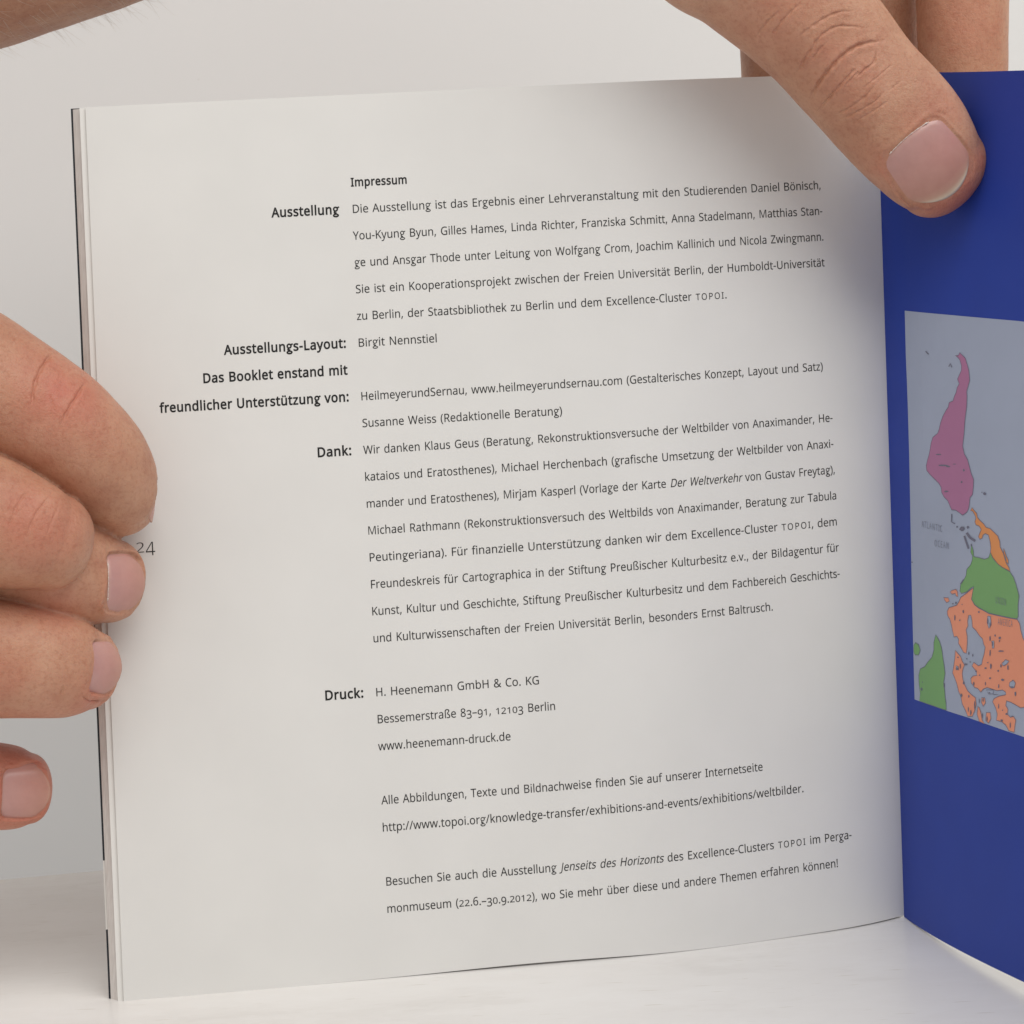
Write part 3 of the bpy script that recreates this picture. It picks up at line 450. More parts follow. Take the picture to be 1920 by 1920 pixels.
    "t": [289,[212,50,245,53,272,59,272,5,240,-4,200,-8,183,-7,167,-5,152,-1,138,4,124,11,112,20,101,31,91,44,84,60,78,79,75,100,74,125,74,375,13,375,13,409,75,437,103,528,144,528,144,430,269,430,269,375,144,375,144,127,146,108,149,93,155,79,163,69,173,60,185,54,198,51]],
    "u": [495,[427,430,427,0,370,0,359,57,356,57,349,46,340,36,331,28,321,20,273,-1,220,-8,195,-7,173,-4,152,1,134,8,117,18,103,29,91,43,81,59,73,78,68,99,64,122,63,148,63,430,135,430,135,153,136,129,141,108,148,91,158,76,171,65,188,57,207,52,230,51,253,52,273,55,291,61,306,69,319,79,330,91,338,105,345,121,350,140,354,160,356,182,357,206,357,430]],
    "v": [407,[163,0,0,430,75,430,167,176,180,137,193,96,201,63,204,63,214,96,227,138,241,176,332,430,407,430,244,0]],
    "w": [630,[346,243,336,276,328,308,321,335,316,357,313,357,308,335,302,307,294,275,284,242,207,1,127,1,9,431,82,431,141,201,153,154,163,109,169,73,172,73,178,97,185,128,193,160,201,188,277,431,354,431,428,188,440,149,451,109,457,74,460,74,466,108,477,153,489,201,549,431,621,431,502,1,419,1]],
    "x": [424,[170,220,22,430,102,430,213,268,322,430,402,430,253,220,410,0,330,0,213,172,94,0,14,0]],
    "y": [409,[1,430,76,430,169,185,184,144,196,105,205,68,209,68,224,121,245,186,333,430,409,430,224,-59,216,-79,207,-97,198,-114,188,-130,177,-144,165,-156,152,-167,138,-176,123,-183,106,-188,87,-191,67,-192,34,-190,9,-186,9,-130,30,-133,56,-135,68,-134,79,-132,90,-130,99,-126,108,-120,116,-114,123,-107,130,-99,152,-59,174,-2]],
    "z": [377,[346,0,31,0,31,47,262,375,45,375,45,430,340,430,340,377,112,55,346,55]],
    "ß": [506,[419,495,418,482,416,469,412,458,407,447,379,411,346,383,318,357,313,351,309,344,307,337,306,330,312,311,332,291,377,259,427,221,436,211,445,200,452,189,459,178,464,166,467,153,469,138,470,123,469,101,465,81,459,64,451,48,441,35,429,23,414,13,399,6,381,0,362,-5,342,-7,321,-8,254,-1,204,19,204,83,237,67,276,54,318,49,339,50,356,54,371,59,382,67,390,77,396,89,400,103,401,118,394,152,371,181,326,214,273,253,246,288,238,326,239,338,241,349,244,360,249,369,276,400,309,426,336,454,341,462,345,471,347,480,347,491,345,506,340,520,331,531,319,540,304,546,286,551,267,554,245,555,193,547,181,543,171,537,162,530,154,521,147,511,142,499,140,485,139,468,139,0,68,0,68,468,70,494,74,517,81,537,91,554,104,568,119,581,136,591,155,599,175,606,197,610,221,613,245,613,271,613,294,610,316,606,336,600,355,593,371,584,385,573,397,561,406,547,413,531,417,514]],
    "ä": [450,[231,437,268,435,299,428,326,418,347,403,364,383,376,358,383,328,385,293,385,0,334,0,320,61,317,61,279,22,268,15,258,9,246,3,234,-1,172,-8,154,-7,136,-5,119,0,103,6,88,13,75,23,64,34,55,48,47,63,41,80,38,99,37,119,40,150,50,176,65,199,87,219,116,234,152,245,194,253,243,257,316,259,316,285,315,309,310,330,303,347,293,359,280,368,265,375,247,379,227,380,210,379,194,378,178,374,163,370,106,347,84,400,151,426,170,431,190,434,210,436],[252,208,215,205,184,200,159,192,141,182,127,170,118,155,112,138,110,119,111,102,115,87,122,75,132,66,144,58,157,53,172,50,188,49,215,51,238,56,260,66,279,79,295,96,306,117,313,142,315,172,315,210],[113,546,114,556,116,564,119,571,124,576,130,580,137,583,143,585,151,585,158,585,165,583,171,580,177,576,182,571,186,564,188,556,188,546,188,537,186,529,182,522,177,516,171,512,165,509,158,507,151,506,143,507,137,509,130,512,124,516,119,522,116,529,114,537],[264,546,265,556,267,564,270,571,275,576,280,580,287,583,293,585,301,585,308,585,315,583,321,580,327,576,332,571,336,564,338,556,338,546,338,537,336,529,332,522,327,516,321,512,315,509,308,507,301,506,293,507,287,509,280,512,275,516,270,522,267,529,265,537]],
    "ö": [485,[442,216,441,190,438,165,434,142,428,121,420,101,411,82,400,66,388,51,374,37,359,25,342,15,324,7,305,0,285,-4,264,-7,241,-8,221,-7,200,-4,181,0,163,7,145,15,129,25,114,37,100,51,88,66,77,82,67,101,59,121,52,142,48,165,45,190,44,216,46,250,50,282,58,310,68,336,81,360,97,380,116,397,137,412,161,423,186,431,214,436,244,438,272,436,299,431,324,423,347,412,368,397,387,380,403,360,417,336,428,310,436,282,440,250],[117,216,118,191,120,169,125,147,130,128,138,110,147,95,159,82,172,71,187,62,203,56,222,52,243,51,264,52,282,56,299,62,314,71,327,82,339,95,348,110,356,128,361,147,366,169,368,191,369,216,368,240,365,263,361,284,355,303,348,320,338,335,327,348,314,359,299,367,282,374,263,377,242,379,212,376,185,368,164,354,147,335,134,311,124,284,119,252],[131,546,131,556,134,564,137,571,142,576,148,580,154,583,161,585,168,585,176,585,183,583,189,580,195,576,200,571,203,564,205,556,206,546,205,537,203,529,200,522,195,516,189,512,183,509,176,507,168,506,161,507,154,509,148,512,142,516,137,522,134,529,131,537],[281,546,282,556,284,564,288,571,292,576,298,580,304,583,311,585,318,585,326,585,333,583,339,580,345,576,350,571,353,564,355,556,356,546,355,537,353,529,350,522,345,516,339,512,333,509,326,507,318,506,311,507,304,509,298,512,292,516,288,522,284,529,282,537]],
    "ü": [495,[427,430,427,0,370,0,359,57,356,57,349,46,340,36,331,28,321,20,273,-1,220,-8,195,-7,173,-4,152,1,134,8,117,18,103,29,91,43,81,59,73,78,68,99,64,122,63,148,63,430,135,430,135,153,136,129,141,108,148,91,158,76,171,65,188,57,207,52,230,51,253,52,273,55,291,61,306,69,319,79,330,91,338,105,345,121,350,140,354,160,356,182,357,206,357,430],[136,546,136,556,138,564,142,571,147,576,153,580,159,583,166,585,173,585,181,585,187,583,194,580,200,576,205,571,208,564,210,556,211,546,210,537,208,529,205,522,200,516,194,512,187,509,181,507,173,506,166,507,159,509,153,512,147,516,142,522,138,529,136,537],[286,546,287,556,289,564,292,571,297,576,303,580,309,583,316,585,323,585,331,585,337,583,344,580,350,576,355,571,358,564,360,556,361,546,360,537,358,529,355,522,350,516,344,512,337,509,331,507,323,506,316,507,309,509,303,512,297,516,292,522,289,529,287,537]],
    "–": [401,[32,184,32,246,369,246,369,184]],
}
XH = 430.0; CAPH = 573.0

def ell(cx, cy, rx, ry, n=20, rev=False):
    a = [2 * math.pi * i / n for i in range(n)]
    if rev: a = a[::-1]
    return [(cx + rx * math.cos(t), cy + ry * math.sin(t)) for t in a]
class Glyph: pass
def loops_area(L): return 0.5 * sum(L[i][0] * L[(i + 1) % len(L)][1] - L[(i + 1) % len(L)][0] * L[i][1] for i in range(len(L)))
def embolden(L, d, outer):
    """move the outline out by d (in for holes)"""
    n = len(L); A = loops_area(L)
    sgn = 1 if A > 0 else -1
    if not outer: sgn = -sgn
    out = []
    for i in range(n):
        a, b, c = L[i - 1], L[i], L[(i + 1) % n]
        e1 = (b[0] - a[0], b[1] - a[1]); e2 = (c[0] - b[0], c[1] - b[1])
        l1 = math.hypot(*e1) or 1; l2 = math.hypot(*e2) or 1
        n1 = (e1[1] / l1, -e1[0] / l1); n2 = (e2[1] / l2, -e2[0] / l2)
        k = 1 + n1[0] * n2[0] + n1[1] * n2[1]
        k = max(k, 0.5)
        out.append((b[0] + sgn * d * (n1[0] + n2[0]) / k, b[1] + sgn * d * (n1[1] + n2[1]) / k))
    return out
def inside(p, L):
    c = False; j = len(L) - 1
    for i in range(len(L)):
        if (L[i][1] > p[1]) != (L[j][1] > p[1]) and p[0] < (L[j][0] - L[i][0]) * (p[1] - L[i][1]) / (L[j][1] - L[i][1]) + L[i][0]: c = not c
        j = i
    return c
G_CACHE = {}
def glyph(ch, weight):
    key = (ch, weight)
    if key in G_CACHE: return G_CACHE[key]
    if ch == 'g':                                   # two-storey g, as in the photograph's typeface
        pieces = [[ell(205, 300, 158, 142), ell(205, 300, 100, 90)],
                  [ell(215, -92, 192, 100), ell(215, -88, 132, 52)],
                  [[(118, 190), (160, 158), (150, 110), (262, 78), (258, 8), (150, 22), (90, 62), (92, 130)]],
                  [[(300, 392), (345, 350), (452, 402), (430, 442)]]]
        adv = 445
    else:
        g = GLYPHS[ch]; adv = g[0]
        L = [[(s[i], s[i + 1]) for i in range(0, len(s), 2)] for s in g[1:]]
        if ch.isdigit():                            # old-style figures
            if ch in '012':
                k = XH / CAPH
                L = [[(x * 0.95, y * k) for x, y in l] for l in L]; adv *= 0.95
            elif ch in '34579':
                L = [[(x, y - (CAPH - XH)) for x, y in l] for l in L]
        pieces = [L]
    off = {'r': 3.0, 'b': 23.0, 'l': -8.0}[weight]
    if ch == 'M': off = min(off, -2.0)
    tris = []
    for k, P in enumerate(pieces):
        dep = [sum(inside(l[0], q) for j, q in enumerate(P) if j != i) for i, l in enumerate(P)]
        for i, l in enumerate(P):
            if dep[i] % 2: continue
            lo = [embolden(l, off, True)]
            for j, h in enumerate(P):
                if dep[j] == dep[i] + 1 and inside(h[0], l): lo.append(embolden(h, off, False))
            want = abs(loops_area(lo[0])) - sum(abs(loops_area(q)) for q in lo[1:])
            best = None
            for attempt in range(12):           # nudge the outline if the filler trips over it
                lo2 = [[(x + 0.5 * attempt * math.sin(7.1 * n_ + attempt), y + 0.5 * attempt * math.cos(5.3 * n_ + attempt)) for n_, (x, y) in enumerate(q)] for q in lo]
                flat = [pt for q in lo2 for pt in q]
                tt = tessellate_polygon([[Vector((x, y, 0)) for x, y in q] for q in lo2])
                FA = np.array(flat)[np.array(tt)]
                got = 0.5 * np.abs((FA[:, 1, 0] - FA[:, 0, 0]) * (FA[:, 2, 1] - FA[:, 0, 1]) - (FA[:, 1, 1] - FA[:, 0, 1]) * (FA[:, 2, 0] - FA[:, 0, 0])).sum()
                if best is None or abs(got - want) < best[0]: best = (abs(got - want), flat, tt)
                if best[0] < 0.03 * want: break
            flat, tt = best[1], best[2]
            tris.append((np.array(flat, float), np.array(tt, int), k))
    if weight == 'b': adv += 30
    G_CACHE[key] = (tris, adv)
    return G_CACHE[key]

INK_LIFT = 0.000035
def layout(text):
    """[(char, weight-override, x-scale size, extra tracking)] grouped in words"""
    words = []
    for w in text.split(' '):
        it = w.startswith('_'); w = w.lstrip('_')
        out = []; sc_ = False
        for ch in w:
            if ch == '{': sc_ = True; continue
            if ch == '}': sc_ = False; continue
            out.append((ch, it, sc_))
        words.append(out)
    return words

def set_line(z, style, s0, s1, text, em, verts, faces):
    words = layout(text)
    def adv_of(c):
        ch, it, sc_ = c
        a = glyph(ch, style)[1]
        return a * 0.80 + 90 if sc_ else a * (0.96 if it else 1.0)
    wl = [sum(adv_of(c) for c in w) for w in words]
    first = min(p[:, 0].min() for p, _, _ in glyph(words[0][0][0], style)[0])
    lt = glyph(words[-1][-1][0], style)
    last = lt[1] - max(p[:, 0].max() for p, _, _ in lt[0])
    total = (s1 - s0) / em * 1000
    ns = len(words) - 1
    K = XSCALE[style]
    letters = sum(wl) - first - last
    if ns:
        sp = (total - letters * K) / ns
        sp_c = min(max(sp, 165), 265)
        K = (total - sp_c * ns) / letters
        sp = sp_c
    else:
        K = total / letters; sp = 0
    x = -first * K
    for w in words:
        for c in w:
            ch, it, sc_ = c
            tr, a = glyph(ch, style)
            k = 0.80 if sc_ else 1.0
            for P, T, lay in tr:
                X = x + P[:, 0] * K * k * (0.96 if it else 1.0); Y = P[:, 1] * k
                if sc_: X = X + 45 * K
                if it: X = X + Y * 0.2
                Q = page_pt(s0 + X * em / 1000, z + Y * em / 1000, -(INK_LIFT + lay * 0.000006))
                b = len(verts)
                verts.extend(Q.tolist()); faces.extend((T + b).tolist())
            x += adv_of(c) * K
        x += sp
    return K, sp

TEXT = [
    [0.14326, "b", 0.05208, 0.06237, "Impressum", 1],
    [0.13839, "r", 0.05222, 0.14189, "Die Ausstellung ist das Ergebnis einer Lehrveranstaltung mit den Studierenden Daniel Bönisch,", 1],
    [0.13839, "b", 0.03729, 0.04978, "Ausstellung", 1.12],
    [0.13352, "r", 0.05198, 0.14195, "You-Kyung Byun, Gilles Hames, Linda Richter, Franziska Schmitt, Anna Stadelmann, Matthias Stan-", 1],
    [0.12864, "r", 0.05203, 0.14187, "ge und Ansgar Thode unter Leitung von Wolfgang Crom, Joachim Kallinich und Nicola Zwingmann.", 1],
    [0.12377, "r", 0.05203, 0.14184, "Sie ist ein Kooperationsprojekt zwischen der Freien Universität Berlin, der Humboldt-Universität", 1],
    [0.1189, "r", 0.05198, 0.12155, "zu Berlin, der Staatsbibliothek zu Berlin und dem Excellence-Cluster {TOPOI}.", 1],
    [0.11402, "b", 0.02747, 0.04971, "Ausstellungs-Layout:", 1.12],
    [0.11402, "r", 0.05208, 0.06641, "Birgit Nennstiel", 1],
    [0.10915, "b", 0.02355, 0.04978, "Das Booklet enstand mit", 1.12],
    [0.10428, "b", 0.01542, 0.04974, "freundlicher Unterstützung von:", 1.12],
    [0.10428, "r", 0.05208, 0.14022, "HeilmeyerundSernau, www.heilmeyerundsernau.com (Gestalterisches Konzept, Layout und Satz)", 1],
    [0.09941, "r", 0.05203, 0.0889, "Susanne Weiss (Redaktionelle Beratung)", 1],
    [0.09453, "b", 0.0436, 0.04973, "Dank:", 1.12],
    [0.09453, "r", 0.05193, 0.14171, "Wir danken Klaus Geus (Beratung, Rekonstruktionsversuche der Weltbilder von Anaximander, He-", 1],
    [0.08966, "r", 0.05203, 0.14157, "kataios und Eratosthenes), Michael Herchenbach (grafische Umsetzung der Weltbilder von Anaxi-", 1],
    [0.08479, "r", 0.05207, 0.14155, "mander und Eratosthenes), Mirjam Kasperl (Vorlage der Karte _Der _Weltverkehr von Gustav Freytag),", 1],
    [0.07991, "r", 0.05212, 0.14156, "Michael Rathmann (Rekonstruktionsversuch des Weltbilds von Anaximander, Beratung zur Tabula", 1],
    [0.07504, "r", 0.05212, 0.14139, "Peutingeriana). Für finanzielle Unterstützung danken wir dem Excellence-Cluster {TOPOI}, dem", 1],
    [0.07017, "r", 0.05212, 0.14154, "Freundeskreis für Cartographica in der Stiftung Preußischer Kulturbesitz e.v., der Bildagentur für", 1],
    [0.0653, "r", 0.0521, 0.1414, "Kunst, Kultur und Geschichte, Stiftung Preußischer Kulturbesitz und dem Fachbereich Geschichts-", 1],
    [0.06042, "r", 0.05208, 0.12737, "und Kulturwissenschaften der Freien Universität Berlin, besonders Ernst Baltrusch.", 1],
    [0.05068, "b", 0.0428, 0.04972, "Druck:", 1.12],
    [0.05068, "r", 0.0521, 0.08202, "H. Heenemann GmbH & Co. KG", 1],
    [0.0458, "r", 0.05211, 0.08476, "Bessemerstraße 83–91, 12103 Berlin", 1],
    [0.04093, "r", 0.05194, 0.07626, "www.heenemann-druck.de", 1],
    [0.03119, "r", 0.05202, 0.12362, "Alle Abbildungen, Texte und Bildnachweise finden Sie auf unserer Internetseite", 1],
    [0.02631, "r", 0.05205, 0.13152, "http://www.topoi.org/knowledge-transfer/exhibitions-and-events/exhibitions/weltbilder.", 1],
    [0.01657, "r", 0.0522, 0.14082, "Besuchen Sie auch die Ausstellung _Jenseits _des _Horizonts des Excellence-Clusters {TOPOI} im Perga-", 1],
    [0.01169, "r", 0.05215, 0.13765, "monmuseum (22.6.–30.9.2012), wo Sie mehr über diese und andere Themen erfahren können!", 1]]
EM = 0.00262
XSCALE = {'r': 0.90, 'b': 0.90, 'l': 0.9}
GROUPS = {('r', 1): 'opening paragraph naming the students and supervisors', ('r', 6): 'one line name beside the layout heading',
          ('r', 8): 'two lines of credits beside the support heading', ('r', 10): 'long paragraph of thanks, the largest block of text',
          ('r', 19): 'three line printer address', ('r', 23): 'two lines giving the internet address',
          ('r', 26): 'last two lines inviting to another exhibition',
          ('b', 0): 'short bold title line above the first paragraph', ('b', 1): 'bold one word heading beside the first paragraph',
          ('b', 6): 'bold layout heading ending in a colon', ('b', 7): 'bold two line support heading',
          ('b', 10): 'bold thanks heading ending in a colon', ('b', 19): 'bold printer heading ending in a colon'}
blocks = {}
for z, st, s0, s1, t, sz in TEXT:
    k = round((TEXT[0][0] - z) / 0.004873)
    key = max(q for q in GROUPS if q[0] == st and q[1] <= k)
    v_, f_ = blocks.setdefault(key, ([], []))
    r_ = set_line(z, st, s0, s1, t, EM * sz, v_, f_)
    print('LINE', t[:24], 'K %.3f sp %.0f' % r_)
for key, (v_, f_) in blocks.items():
    nm_ = 'body_text' if key[0] == 'r' else 'heading_text'
    tx = link(nm_, mesh_from(nm_, v_, f_, smooth=False), [M_INK if key[0] == 'r' else M_BOLD], page)
    tx['label'] = GROUPS[key]
pv, pf = [], []
z, s0, s1 = [0.07942, 0.01008, 0.01343]
XSCALE['l'] = 1.0
print(set_line(z, 'l', s0, s1, '24', 0.0043, pv, pf))
pn = link('page_number', mesh_from('page_number', pv, pf, smooth=False), [M_INK], page)
pn['label'] = 'thin page number 24 partly hidden by a fingertip'
# a tiny printing speck low on the page
sv = page_pt(np.array([0.0] + [0.00012 * math.cos(i) for i in range(6)]) + edge_s(0.0085) + 0.0098, np.array([0.0] + [0.00012 * math.sin(i) for i in range(6)]) + 0.0085, -INK_LIFT)

